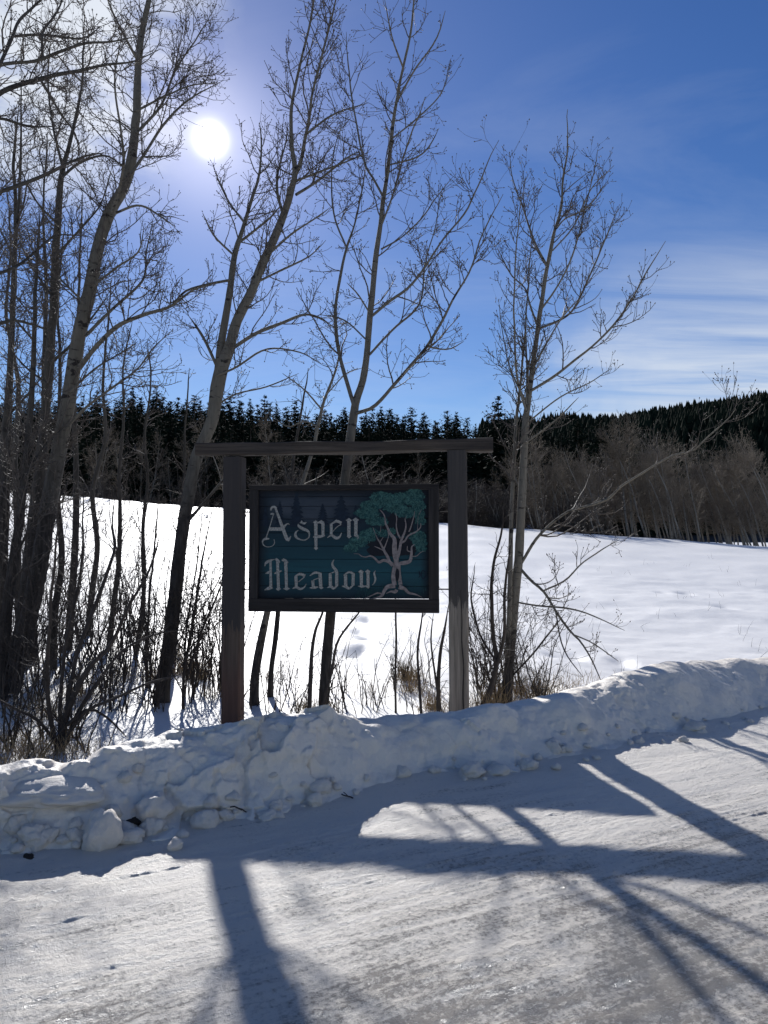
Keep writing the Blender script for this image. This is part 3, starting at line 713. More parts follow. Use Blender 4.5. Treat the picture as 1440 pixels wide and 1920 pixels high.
LET = {
 'A': (c1, [[(250,150,24),(330,370,38),(405,560,42),(450,515,6)], [(190,185,16),(203,150,26),(235,140,30),(265,160,22)], [(225,235,11),(180,390,11),(130,540,14)], [(185,235,8),(210,228,22),(235,235,10)],
           [(172,550,10),(140,550,28),(100,560,24),(85,600,15),(110,640,11),(160,655,9),(215,640,9),(240,600,9),(232,558,6)], [(172,425,42),(340,425,42)], [(355,410,30),(385,370,20),(415,355,12),(430,370,6)]], []),
 's': (c1, [[(565,345,8),(590,342,22),(620,352,28),(650,338,8)], [(545,358,10),(550,385,28),(600,420,38),(660,445,32),(686,480,20),(680,530,13),(640,562,13),(590,565,13),(530,540,24),(508,505,32),(515,465,20),(545,440,6)]], [(588,326,30,24)]),
 'p': (c1, [[(770,340,44),(772,650,36)], [(862,345,40),(862,515,34)], [(772,342,20),(862,342,20)], [(735,532,8),(770,515,30),(820,522,36),(888,508,14)]], [(768,338,66,56),(840,335,80,50),(772,670,56,56)]),
 'e': (c1, [[(968,355,36),(968,490,34)], [(950,372,12),(1035,325,30),(1100,348,34)], [(1095,365,12),(1040,400,9),(985,460,8)], [(918,537,6),(970,505,26),(1030,540,36),(1075,525,24),(1102,472,6)]], [(1035,318,46,34)]),
 'n': (c1, [[(1195,310,42),(1195,515,40)], [(1285,310,42),(1285,505,40)], [(1262,505,14),(1310,520,34),(1305,560,8)]], [(1195,312,80,60),(1282,308,88,60),(1198,518,62,54)]),
 'M': (c2, [[(165,105,24),(168,400,32)], [(243,100,30),(255,405,32)], [(335,110,34),(345,405,32)], [(100,160,6),(112,125,24),(150,100,28),(208,82,6)], [(213,82,10),(240,90,30),(268,120,20)], [(290,92,12),(325,95,34),(358,125,20)],
           [(108,242,8),(140,230,28),(162,213,8)], [(208,242,10),(240,230,26),(288,210,10)], [(96,428,8),(150,407,36),(192,405,6)]], [(253,415,60,46),(345,412,80,40),(232,78,30,24),(312,82,30,24)]),
 'e2': (c2, [[(450,270,34),(455,390,32)], [(435,275,10),(495,248,26),(555,268,34)], [(550,277,11),(480,335,9)], [(412,412,6),(455,395,26),(500,415,26),(545,395,14),(566,358,5)]], [(492,243,34,26)]),
 'a': (c2, [[(604,268,6),(665,232,26),(738,245,18)], [(722,240,38),(730,395,36)], [(640,320,34),(645,388,30)], [(645,315,9),(715,290,9)], [(604,402,6),(655,400,28),(700,392,10)]], [(735,402,56,36)]),
 'd': (c2, [[(835,250,32),(838,388,36)], [(880,84,5),(862,120,20),(868,165,27),(905,215,32),(908,300,34),(908,385,34)], [(818,248,8),(886,222,11)], [(798,402,6),(845,388,28),(870,408,26),(912,385,12)]], []),
 'o': (c2, [[(1008,255,34),(1010,388,36)], [(1095,250,34),(1092,375,32)], [(986,262,8),(1050,225,22),(1106,252,24)], [(968,382,6),(1015,392,28),(1050,408,24),(1100,368,12)]], []),
 'w': (c2, [[(1185,225,36),(1187,378,32)], [(1260,215,34),(1262,388,30)], [(1346,208,4),(1330,240,18),(1343,300,21),(1330,350,12),(1308,372,4)], [(1148,382,6),(1190,388,20),(1252,382,10)]], [(1182,222,66,50),(1258,220,64,50),(1190,384,84,36),(1262,392,52,40)]),
}
for key, (cv, strokes, dia) in LET.items():
    V, Fs = join([ribbon(s, cv) for s in strokes] + [diamond(*d, cv) for d in dia])
    add('letter', local_mesh('letter', V, Fs, M_LETTER), board)
# painted tree
M_PTRUNK = plain('painted_trunk', (0.19, 0.165, 0.16), 0.8, 0.45, 28); M_PHOLLOW = plain('painted_shade', (0.008, 0.010, 0.015), 0.8, 0.2, 20)
M_PL1 = plain('painted_leaf', (0.038, 0.105, 0.095), 0.8, 0.4, 22); M_PL2 = plain('painted_leaf_dark', (0.012, 0.050, 0.052), 0.8, 0.35, 22); M_PC = plain('painted_conifer', (0.008, 0.016, 0.028), 0.8, 0.3, 22)
clumps = [(620,240,160,80),(480,340,150,60),(420,450,160,70),(560,560,150,55),(860,260,120,85),(1050,230,140,105),(1120,350,90,70),(800,380,160,60),(950,440,150,70),(1120,470,80,60),(1140,560,75,50),(420,760,120,80),
          (300,840,120,70),(205,920,90,55),(480,700,80,50),(640,720,70,50),(760,700,50,50),(1100,760,110,70),(1130,850,95,70),(1150,930,70,45),(1050,130,70,45),(720,300,90,60)]
prg = np.random.RandomState(11)
def blob(cx_, cy_, rx, ry, y, n=22, j=0.18):
    pts = []
    for i in range(n):
        a = 2 * math.pi * i / n; r = 1 + j * (prg.rand() - 0.5) * 2; x, z = c3(cx_ + rx * r * math.cos(a), cy_ + ry * r * math.sin(a)); pts.append((x, y, z))
    return pts, [tuple(range(n))]
dk = [blob(720, 900, 300, 140, YF + .0015), blob(1000, 900, 120, 130, YF + .0012), blob(850, 600, 220, 150, YF + .0009)]
bk = [blob(a, b, c * 1.04, d * 1.04, YF - .0005 - .00012 * i) for i, (a, b, c, d) in enumerate(clumps)]
leaf = []
for (a, b, c, d) in clumps:
    for k in range(int(c * d / 85)):
        r = math.sqrt(prg.rand()); th = prg.rand() * 6.283; x = a + c * 1.05 * r * math.cos(th); y = b + d * 1.05 * r * math.sin(th)
        if x > 1245 or prg.rand() < 0.25 * (y - b) / d + 0.12: continue
        ang_ = prg.rand() * 6.283; ln = 9 + 13 * prg.rand(); wd = ln * 0.45
        pts = []
        for (u, v) in ((-1, 0), (-.2, -.9), (1, 0), (.1, .9)):
            xx = x + ln * u * math.cos(ang_) - wd * v * math.sin(ang_); yy = y + ln * u * math.sin(ang_) + wd * v * math.cos(ang_)
            q = c3(xx, yy); pts.append((q[0], YF - 0.0045 - 0.0022 * prg.rand(), q[1]))
        leaf.append((pts, [(0, 1, 2, 3)]))
TRK = [[(790,1420,60),(775,1300,52),(790,1190,52),(815,1100,64),(800,1000,72),(790,900,62),(790,800,50),(730,720,36),(700,650,28),(670,580,20),(660,500,17),(630,440,13),(590,400,6)],
 [(870,1410,52),(860,1320,46),(850,1180,42),(862,1130,42),(920,1120,52),(990,1100,46),(1015,1040,38),(1020,960,28),(1025,900,17),(1060,870,8)], [(830,1040,52),(860,940,38),(880,820,32),(930,700,24),(945,600,15),(930,520,8)],
 [(880,850,26),(930,820,24),(980,750,20),(1080,700,17),(1140,640,13),(1145,580,6)], [(985,700,17),(1010,640,15),(1050,500,11),(1065,420,5)], [(870,790,22),(835,720,19),(815,620,15),(820,520,11),(805,450,6)],
 [(770,1150,52),(710,1100,42),(640,1085,36),(580,1110,30),(530,1060,25),(470,1025,19),(400,1040,13),(340,1025,10),(310,1000,8),(240,995,4)], [(720,1100,42),(700,1040,38),(650,950,32),(600,850,22),(560,790,15),(535,730,5)],
 [(640,950,17),(580,920,13),(520,895,7)], [(650,930,17),(680,850,13),(710,760,9),(700,690,4)], [(600,830,12),(640,770,5)],
 [(800,1425,64),(700,1440,52),(650,1500,42),(620,1560,32),(540,1592,18),(440,1605,5)], [(630,1540,22),(560,1525,18),(480,1560,12),(350,1612,4)], [(850,1440,62),(930,1470,42),(980,1520,32),(1080,1545,18),(1160,1582,6)], [(820,1480,46),(800,1510,40),(740,1505,22),(680,1530,6)],
 [(1010,970,15),(965,950,15),(965,890,5)], [(1030,1030,13),(1090,1025,9),(1140,980,7),(1190,960,3)], [(560,800,5),(500,640,5)], [(930,560,6),(950,480,4)], [(1100,690,6),(1110,480,4)], [(1120,470,7),(1160,390,4)], [(600,700,6),(610,600,3)]]
pt = add('painted_tree', local_mesh('painted_tree', *join([ribbon(s, c3, YF - .007) for s in TRK]), M_PTRUNK), board)
pt['label'] = 'gnarled grey tree painted on the sign'
add('hollow', local_mesh('hollow', *join([blob(828, 1275, 26, 85, YF - .013, 16, .1)]), M_PHOLLOW), pt)
add('leaf_shade', local_mesh('leaf_shade', *join(dk), M_PHOLLOW), pt)
add('leaf_mass', local_mesh('leaf_mass', *join(bk), M_PL2), pt)
tag(add('leaves', local_mesh('leaves', *join(leaf), M_PL1), pt), kind='stuff')
def painted_conifer(px, ptop, pbot, wpx, y):
    pts = []; n = 9
    L = []; R_ = []
    for i in range(n):
        q = i / (n - 1); yy = ptop + (pbot - ptop) * q; hw = wpx * 0.5 * (q ** 0.8)
        L.append((px - hw * (0.85 + 0.3 * prg.rand()), yy + 1.0)); L.append((px - hw * 0.55, yy + (pbot - ptop) / n * 0.4))
        R_.append((px + hw * (0.85 + 0.3 * prg.rand()), yy + 1.0)); R_.append((px + hw * 0.55, yy + (pbot - ptop) / n * 0.4))
    loop = L + R_[::-1]
    V = [(bl(a, b)[0], y, bl(a, b)[1]) for a, b in loop]; m = len(L)
    Fs = [(i, i + 1, 2 * m - 2 - i, 2 * m - 1 - i) for i in range(m - 1)]
    return V, Fs
for k, a in enumerate(((556, 919, 985, 34), (525, 936, 982, 20), (605, 942, 982, 26), (640, 926, 985, 46), (498, 948, 985, 18), (667, 945, 980, 22))):
    add('painted_conifer', local_mesh('painted_conifer', *painted_conifer(*a, YF + 0.0018 - 0.0003 * k), M_PC), board)
# faint dark monogram by the tree
add('painted_mark', local_mesh('painted_mark', *join([ribbon([(1120,1225,12),(1135,1290,14),(1115,1320,8)], c3), ribbon([(1165,1220,10),(1205,1240,16),(1210,1290,16),(1180,1335,14),(1155,1300,10),(1160,1225,10)], c3)]), M_PC), board)
blades = []
for k in range(90):
    x = prg.choice([prg.uniform(420, 640), prg.uniform(900, 1220), prg.uniform(250, 460)]); y = prg.uniform(1480, 1600) if x < 700 else prg.uniform(1400, 1560)
    blades.append(ribbon([(x, y, 7), (x + prg.uniform(-15, 15), y - prg.uniform(30, 80), 2)], c3, YF + .001, .001))
tag(add('painted_grass', local_mesh('painted_grass', *join(blades), M_PL2), board), kind='stuff')
# iron pins that carry the board between the posts
for (pa, pb, py) in ((450, 470, 960), (450, 470, 1105), (821, 846, 960), (821, 846, 1105)):
    xa, z_ = bl(pa, py); xb, _ = bl(pb, py)
    T = Tubes(); T.batch(np.array([[[xa, 0, z_], [(xa + xb) / 2, 0, z_], [xb, 0, z_]]]), np.full((1, 3), 0.008), 8)
    add('iron_pin', T.mesh('iron_pin', M_IRON, (0, 0, 0)), board)

# ------------------------------------------------------------------ aspens beside the sign
NEAR = dict(ASPEN, d1=8, l1=1.0, wig=0.24)
DENSE = dict(ASPEN, d1=10.0, l1=1.3, wig=0.19)
GA = 'aspens along the roadside ditch'
tree('aspen_tree', 'pale aspen leaning right over the ditch beside a straight scarred one', 11.0, [
 ('trunk', 0.6, [(20,1300,50),(45,1200,46),(70,1080,44),(95,930,42),(110,850,40),(130,740,38),(150,620,36),(165,560,35),(185,460,33),(205,400,31),(235,345,28),(250,280,25),(257,180,21),(262,90,18),(275,20,15),(290,-60,12),(300,-200,6)]),
 ('limb', -0.9, [(148,690,15),(180,650,13),(220,612,12),(270,590,10),(320,574,8),(360,545,6),(400,533,4)]),
 ('limb', 0.8, [(160,630,9),(210,580,8),(250,545,7),(270,520,6),(275,470,4),(285,420,3)]),
 ('limb', -0.5, [(122,805,8),(160,765,7),(220,720,6),(260,690,5),(290,650,4),(325,618,3)]),
 ('limb', 0.7, [(243,330,9),(270,290,8),(310,230,7),(350,190,5),(420,150,3)]),
 ('limb', -0.8, [(210,398,10),(225,350,9),(232,300,8),(225,230,6),(215,150,5),(230,60,3)]),
 ('limb', -0.6, [(215,400,8),(260,385,6),(300,405,5),(330,425,3)]),
 ('limb', 0.9, [(255,250,8),(300,200,7),(330,130,5),(370,70,4),(400,20,3)]),
 ('limb', -1.0, [(262,120,8),(240,80,7),(215,30,5),(190,-30,4)]),
 ('limb', 0.5, [(252,210,7),(310,180,5),(360,160,4),(410,155,2)]),
 ('limb', -0.4, [(170,540,7),(220,500,6),(262,470,5),(270,420,3)]),
 ('limb', 0.6, [(160,570,6),(110,520,5),(70,480,4),(40,430,3)]),
 ('limb', 0.6, [(130,735,7),(180,690,5),(230,660,4),(260,640,3)])], M_BARK, 11, cfg=DENSE, group=GA)
tree('aspen_tree', 'straight aspen with black bark scars standing behind the leaning pale one', 11.7, [
 ('trunk', 0.3, [(25,1290,44),(45,1150,40),(62,1000,36),(75,880,30),(88,740,26),(97,620,24),(103,520,22),(108,430,20),(113,350,16),(120,310,13),(135,250,10),(150,180,7),(160,60,4)]),
 ('limb', -0.8, [(95,680,9),(130,650,8),(165,605,6),(200,560,4)]), ('limb', 0.6, [(113,335,8),(150,305,7),(200,292,5),(245,325,3)]),
 ('limb', 0.5, [(100,560,7),(60,500,6),(30,440,4)]), ('limb', -0.9, [(105,480,8),(150,430,6),(190,380,4),(210,310,3)]), ('limb', 0.8, [(118,315,8),(100,240,6),(90,150,5),(95,60,3)]),
 ('limb', 0.4, [(90,720,7),(50,690,5),(15,650,4)]), ('limb', -0.5, [(108,420,7),(70,380,5),(40,320,3)])], M_BARK_DARK, 12, cfg=DENSE, group=GA)
tree('aspen_tree', 'slim dark aspen at the outer side of the scarred aspen clump', 12.6, [
 ('trunk', -0.4, [(0,1300,26),(5,1100,24),(12,900,20),(17,750,17),(22,620,15),(28,500,13),(30,400,11),(27,300,8),(35,200,5)]),
 ('limb', 0.6, [(25,480,6),(5,440,5),(-20,390,4)]), ('limb', -0.7, [(30,420,6),(45,380,5),(55,320,3)]), ('limb', -0.7, [(15,780,7),(60,730,5),(90,690,3)])], M_BARK_DARK, 13, cfg=DENSE, group=GA)
tree('aspen_tree', 'blackened crooked aspen rising through the shrubs between two paler trunks', 10.5, [
 ('trunk', 0.5, [(2,1300,34),(15,1130,28),(33,1000,24),(48,880,19),(58,760,15),(64,640,12),(68,520,9),(75,400,6)]),
 ('limb', 0.4, [(45,900,8),(80,840,6),(120,800,4)]), ('limb', -0.6, [(20,1060,9),(60,985,7),(95,940,5)]), ('limb', -0.5, [(64,640,6),(30,600,5),(0,560,4)])], M_BARK_DARK, 14, cfg=DENSE, group=GA)
tree('aspen_tree', 'big near aspen reaching its thick dark boughs across from beyond the clump', 8.6, [
 ('trunk', 0.0, [(-215,1420,64),(-195,1100,58),(-175,800,52),(-155,500,46),(-140,300,40),(-125,100,30),(-110,-150,20)]),
 ('limb', 0.9, [(-150,350,18),(-70,230,16),(0,175,14),(32,160,13),(75,148,12),(108,140,11),(150,132,9),(200,122,7),(250,115,6),(300,90,4)]),
 ('limb', -0.6, [(-140,240,15),(-60,150,12),(0,122,10),(67,114,9),(112,98,8),(162,82,7),(212,77,6),(258,70,4)]),
 ('limb', (0.2, 1.0), [(-20,165,10),(0,120,10),(22,72,9),(35,40,8),(60,15,7),(85,-10,6),(110,-60,4)]), ('limb', (0.6, 1.2), [(24,68,8),(80,65,7),(150,72,5),(190,50,3)]),
 ('limb', 1.0, [(-150,480,15),(-70,390,13),(0,360,11),(37,347,11),(75,332,10),(112,315,9),(150,297,7),(190,290,5),(220,320,3)]),
 ('limb', 1.3, [(-145,300,12),(-60,225,9),(0,222,8),(45,235,7),(75,238,6),(115,236,4)]),
 ('limb', 0.6, [(-160,650,13),(-70,615,11),(0,607,10),(25,600,9),(80,617,6),(120,640,4)]),
 ('limb', 1.4, [(-155,600,12),(-60,530,10),(0,512,9),(30,500,8),(57,480,7),(95,447,6),(120,440,5),(170,445,3)]),
 ('limb', 0.9, [(75,148,8),(100,190,7),(115,215,6),(140,250,5),(150,300,3)]), ('limb', 0.6, [(80,110,8),(80,60,7),(95,40,6),(110,15,5),(120,-20,4)])], M_BARK_DARK, 15, cfg=NEAR, group=GA, f0=0.5)
tree('aspen_tree', 'aspen with blackened foot whose trunk forks into two long stems behind the crossbeam end', 10.7, [
 ('trunk', 0.3, [(305,1295,40),(318,1200,39),(328,1120,37),(340,1010,36),(355,920,34),(368,860,33),(397,790,36),(407,730,40),(416,690,37),(431,650,32),(445,600,28),(470,550,26),(490,500,25),(515,445,23),(535,395,21),(548,350,18),(555,320,15),(548,280,11),(545,230,10),(550,180,8),(563,120,7),(580,50,6),(595,-40,4)]),
 ('trunk', (0.1, 0.9), [(407,712,22),(414,650,22),(424,590,20),(432,540,19),(440,480,16),(455,430,12),(470,380,9),(485,330,7),(490,280,5),(487,230,3)]),
 ('limb', (0.2, -0.5), [(553,330,12),(565,300,11),(572,260,9),(580,220,8),(585,180,7),(605,100,6),(625,20,5),(640,-50,3)]),
 ('limb', (0.05, -1.0), [(433,655,11),(480,625,10),(530,605,9),(570,590,7),(600,596,5),(625,612,3)]), ('limb', (0.1, 0.5), [(408,690,9),(385,640,8),(365,608,7),(352,590,5)]),
 ('limb', (0.3, -0.5), [(432,525,8),(390,533,7),(350,545,6),(322,568,4),(300,560,3)]), ('limb', (0.2, 1.0), [(555,365,8),(595,340,7),(645,300,6),(680,280,4)]),
 ('limb', (0.2, -0.9), [(553,340,7),(600,322,6),(650,303,4),(690,285,3)]), ('limb', (0.0, 0.8), [(576,250,7),(625,215,5),(690,193,3)]),
 ('limb', (0.6, 0.0), [(448,455,8),(480,430,7),(510,405,5),(530,380,3)]), ('limb', (0.2, 0.9), [(530,400,9),(520,360,8),(522,320,6),(535,270,4),(540,230,3)]),
 ('limb', (0.1, -0.8), [(500,480,8),(545,440,6),(590,410,4),(620,390,3)]), ('limb', (0.1, 0.6), [(480,530,7),(530,505,6),(580,480,4),(610,450,3)]),
 ('limb', (0.3, 0.8), [(460,420,6),(430,380,5),(410,340,4),(400,310,2)]), ('limb', (0.4, 0.1), [(440,480,6),(400,440,5),(380,400,3)]),
 ('limb', (0.0, -0.7), [(405,705,7),(440,690,6),(500,655,5),(560,660,4),(600,680,2)]), ('limb', (0.0, 0.7), [(392,770,7),(440,740,5),(500,725,4),(560,700,3)]),
 ('limb', (0.0, -0.4), [(345,985,9),(385,940,8),(420,900,6),(450,870,4)])], M_BARK, 16, group=GA, f0=0.5)
tree('aspen_tree', 'slender forked aspen rising behind the middle of the teal sign', 9.9, [
 ('trunk', 0.2, [(606,1338,29),(612,1240,28),(620,1150,27),(632,1020,26),(648,890,25),(660,800,24),(667,755,22),(680,715,19),(688,660,18),(693,600,17),(698,550,16),(705,480,15),(712,430,13),(718,380,12),(727,320,11),(735,250,10),(743,190,8),(755,130,7),(770,60,6),(778,-20,4),(785,-100,3)]),
 ('limb', (0, 0.8), [(665,765,12),(650,715,11),(638,670,10),(630,620,10),(630,570,9),(640,510,8),(650,465,7),(665,420,5),(680,350,4),(690,280,3)]), ('limb', (0.5, 1.0), [(650,465,5),(628,410,5),(622,350,4),(628,280,3),(645,220,2)]),
 ('limb', (0, -1.0), [(668,775,11),(700,763,10),(740,720,9),(770,685,9),(800,650,8),(830,600,7),(850,560,6),(880,510,5),(905,440,4),(940,365,3)]), ('limb', (0, 0.7), [(693,665,7),(720,635,7),(745,610,6),(775,585,6),(790,560,5),(797,500,4),(815,430,3),(830,350,2)]),
 ('limb', (0, -0.8), [(698,592,8),(730,565,8),(765,540,7),(790,510,6),(830,450,5),(870,400,5),(900,340,4),(920,290,3),(936,262,2)]), ('limb', (0, -0.4), [(692,585,5),(670,550,4),(650,530,3)]),
 ('limb', (0, 0.9), [(715,467,5),(750,447,4),(790,410,4),(815,375,3),(850,330,2)]), ('limb', (0, -0.8), [(716,420,6),(735,370,5),(755,300,4),(775,240,4),(800,180,3)]), ('limb', (0, 0.7), [(720,372,7),(700,335,6),(685,310,6),(670,240,5),(655,150,4),(650,60,3)]),
 ('limb', (0, -0.5), [(742,195,6),(775,135,5),(815,75,4),(835,20,3)]), ('limb', (0, 0.5), [(735,260,5),(790,215,4),(830,170,3),(845,110,2)]), ('limb', (0, 0.6), [(728,310,5),(790,290,4),(825,240,3)]),
 ('limb', (0, -0.5), [(757,130,5),(735,70,4),(720,0,3)]), ('limb', (0, 0.5), [(690,640,5),(645,600,4),(600,590,3)]), ('limb', (0.1, .6), [(800,650,5),(840,655,4),(870,640,2)])], M_BARK, 17, cfg=dict(ASPEN, d1=5.5, l1=0.9), group=GA, f0=0.5)
THIN = dict(ASPEN, d1=4.5, l1=0.7, d2=7)
tree('aspen_tree', 'thin curving aspen passing behind the lettered half of the sign', 10.4, [
 ('trunk', 0.5, [(478,1272,25),(490,1200,21),(503,1140,18),(530,1030,15),(560,930,12),(572,890,11),(585,850,10),(597,800,9),(605,760,8),(620,720,7),(634,680,5),(640,640,3)]), ('limb', 0.5, [(597,800,5),(570,790,4),(540,800,4),(500,770,3)]),
 ('limb', -0.4, [(605,770,5),(570,730,4),(530,700,3)]), ('limb', 0.4, [(612,740,4),(650,700,3),(680,690,2)])], M_BARK_PALE, 18, cfg=THIN, group=GA, f0=0.45)
tree('aspen_tree', 'slim young aspen just beside the thin curving one under the sign', 10.8, [
 ('trunk', 0.4, [(508,1264,15),(516,1200,14),(521,1150,13),(530,1020,11),(545,900,9),(560,800,7),(572,740,5),(580,690,3)])], M_BARK_DARK, 19, cfg=THIN, group=GA, f0=0.5)
tree('aspen_tree', 'young aspen with many upright buds rising past the weathered post', 10.3, [
 ('trunk', 0.2, [(950,1312,28),(956,1230,27),(965,1120,26),(973,1040,25),(977,970,24),(981,880,21),(985,800,19),(992,740,16),(1000,680,14),(1007,630,13),(1015,570,12),(1024,510,11),(1035,460,10),(1043,430,8),(1052,395,7),(1055,340,6),(1063,280,4),(1066,205,2)]),
 ('trunk', (-0.15, 0.5), [(947,1300,15),(955,1150,14),(957,1060,13),(960,950,11),(966,830,9),(975,720,7),(984,640,5),(988,560,3)]),
 ('limb', (0, -0.9), [(997,732,8),(1040,705,8),(1078,675,7),(1110,650,6),(1150,610,6),(1185,560,5),(1215,505,4),(1248,452,3)]), ('limb', (0, 0.8), [(1010,616,7),(1050,600,6),(1075,580,6),(1100,530,5),(1130,460,4),(1162,383,3)]),
 ('limb', (0, -0.6), [(1016,578,6),(1040,545,5),(1065,500,5),(1085,440,4),(1100,380,3),(1122,280,2)]), ('limb', (0, 0.5), [(1027,500,6),(1005,460,6),(990,420,5),(980,390,4),(960,330,3),(955,285,2)]),
 ('limb', (0, 0.6), [(1044,428,5),(1060,410,4),(1100,390,4),(1140,338,3)]), ('limb', (0, 0.6), [(1008,612,6),(993,570,5),(983,540,4),(958,515,4),(930,460,2)]), ('limb', (0, -0.5), [(988,775,7),(972,720,6),(967,680,6),(965,600,5),(966,500,4),(976,400,3),(985,330,2)]),
 ('limb', (0, 0.4), [(986,760,6),(988,700,5),(986,600,4),(992,500,4),(1000,420,3)]), ('limb', (0, 0.5), [(990,760,6),(960,700,4),(945,640,3),(937,570,2)]), ('limb', (0, -0.7), [(1000,690,5),(1050,600,4),(1085,560,3)]),
 ('limb', (0, 0.5), [(992,790,5),(1050,745,4),(1110,715,3),(1145,690,2)]), ('limb', (0, -0.5), [(986,830,5),(1040,790,4),(1085,745,3)]), ('limb', (0, -0.4), [(1036,470,4),(1075,425,4),(1110,350,3),(1150,310,2)]),
 ('limb', (0, -1.2), [(978,1055,9),(1010,1005,8),(1062,961,7),(1105,948,7),(1142,934,7),(1165,912,6),(1200,890,6),(1235,868,5),(1267,852,5),(1300,845,4),(1322,826,4),(1355,795,4),(1378,770,3),(1383,745,2)]),
 ('limb', (0, -0.9), [(972,1062,8),(995,1088,8),(1020,1110,7),(1045,1150,6),(1070,1185,6),(1090,1205,5),(1112,1245,4),(1132,1292,2)]), ('limb', (-0.4, -0.2), [(1018,1108,5),(1060,1088,5),(1090,1057,4),(1130,1030,4),(1162,1012,2)]),
 ('limb', (0, -0.8), [(962,1128,5),(1010,1136,5),(1060,1140,5),(1100,1150,4),(1172,1182,2)]), ('limb', (-0.5, -1.0), [(1042,1148,4),(1056,1215,4),(1088,1268,2)]), ('limb', (-0.6, -0.9), [(1075,1190,4),(1110,1205,4),(1160,1240,2)]), ('limb', (0, -0.6), [(958,1270,6),(1000,1225,5),(1035,1180,5),(1060,1150,3)])],
 M_BARK_PALE, 20, cfg=dict(ASPEN, d1=6.0, l1=0.8, up=0.16), group=GA, f0=0.42)

SLIM = dict(ASPEN, d1=4.5, l1=0.8, d2=7.0)
srg = random.Random(77)
for i, (px, d_, wd, top, ln_) in enumerate(((62, 13.5, 15, 250, 30), (-15, 12.0, 18, 150, 60), (128, 14.5, 13, 360, 25), (38, 15.5, 13, 330, -20), (205, 15.0, 9, 600, 40), (255, 14.0, 8, 640, 25), (325, 13.5, 8, 690, 30), (100, 12.8, 12, 420, 20), (165, 16.0, 10, 520, 45))):
    b = P(px, 1100, d_); zb_ = float(gz(b[0], b[1])); yb = 1020 - (zb_ - 1.6) / d_ * FPX
    pl = [(px + ln_ * q + srg.gauss(0, 5) * (q > 0), yb + (top - yb) * q, wd * 1.5 * (1 - q) + 3) for q in (0, .12, .25, .4, .55, .7, .85, 1.0)]
    tree('aspen_tree', 'slim grey aspen in the open stand behind the scarred aspen clump', d_, [('trunk', srg.uniform(-.4, .4), pl)], M_BARK_DARK, 600 + i, cfg=SLIM, group='slim aspens behind the clump', f0=0.3)

# ------------------------------------------------------------------ shrubs in the ditch
GS = 'bare shrubs in the ditch'
def shrub_traced(label, depth, stems, seed, cfg=SHRUB, mat=M_SHRUB, f0=0.2):
    return tree('bare_shrub', label, depth, [('stem', dr, pl) for dr, pl in stems], mat, seed, cfg, 'shrub', GS, M_SHRUB, f0, True, 'stem', 'stem', 0.2)
shrub_traced('big dark shrub of crossing stems at the edge of the ditch by the leaning aspen', 7.9, [
 (0.3, [(112,1425,22),(125,1340,18),(165,1255,14),(205,1212,11),(245,1130,8),(280,1070,6),(300,1000,4)]), (0.8, [(118,1400,14),(130,1300,12),(150,1210,11),(180,1130,10),(205,1060,9),(215,1025,8),(212,980,7),(217,925,5)]),
 (-0.4, [(108,1410,14),(92,1330,13),(88,1250,11),(95,1150,9),(100,1050,7),(108,960,4)]), (0.5, [(120,1400,14),(150,1330,12),(190,1270,9),(230,1220,7),(290,1190,5),(350,1180,3)]),
 (-0.5, [(120,1390,11),(160,1335,9),(215,1310,8),(280,1280,6),(340,1265,4)]), (0.9, [(112,1390,12),(115,1280,10),(130,1180,9),(150,1080,7),(158,980,5),(160,900,3)]), (-0.3, [(110,1400,11),(70,1350,9),(30,1330,7),(-20,1300,5)]),
 (0.2, [(125,1360,10),(165,1330,8),(200,1345,6),(240,1385,4)])], 31, dict(SHRUB, d1=6.0))
shrub_traced('dark twin-stemmed shrub close beside the weathered post', 9.7, [
 (0.2, [(903,1336,20),(920,1290,16),(931,1240,15),(925,1195,11),(922,1130,10),(925,1060,8),(940,1000,6),(945,950,4)]), (0.0, [(918,1300,10),(934,1240,9),(945,1190,9),(946,1120,8),(953,1050,6),(965,990,4)]), (0.6, [(930,1240,7),(900,1190,6),(885,1120,5),(890,1060,3)])], 32, dict(SHRUB, d1=5, l1=0.6))
shrub_traced('crooked dark shrub standing against the slender trunk below the sign', 9.6, [
 (0.3, [(580,1338,13),(583,1260,12),(586,1215,10),(592,1180,8),(606,1145,6),(615,1080,4)]), (-0.2, [(600,1338,9),(622,1260,8),(632,1205,7),(655,1170,6),(675,1145,5),(690,1110,3)])], 33, dict(SHRUB, d1=5, l1=0.5))
shrub_traced('upright dark shrub just in front of the weathered post', 9.35, [
 (0.2, [(822,1340,12),(822,1270,11),(826,1220,9),(836,1170,7),(842,1130,4)]), (0.4, [(790,1340,8),(786,1280,7),(783,1220,7),(790,1170,5),(795,1120,3)]), (0.1, [(826,1330,8),(815,1260,6),(808,1200,5),(812,1150,3)])], 34, dict(SHRUB, d1=5, l1=0.45))
shrub_traced('single thin sapling standing straight below the sign', 9.8, [(0.1, [(742,1342,7),(741,1270,6),(743,1200,6),(742,1140,5),(744,1060,3)])], 35, dict(SHRUB, d1=3, l1=0.3))
shrub_traced('slim twiggy shrub rising between the blackened trunk and the stained post', 10.3, [
 (0.3, [(345,1265,8),(360,1180,8),(372,1100,7),(388,1010,6),(400,940,4)]), (-0.3, [(352,1265,7),(380,1180,6),(410,1110,5),(430,1050,3)]), (0.4, [(345,1262,6),(350,1180,5),(372,1040,4),(380,960,3)])], 36)
shrub_traced('straight red-footed sapling on the snow behind the big dark shrub', 11.6, [(0.2, [(276,1225,8),(278,1150,7),(285,1060,6),(293,980,5),(300,900,3)])], 37, dict(SHRUB, d1=3.0, l1=0.4))

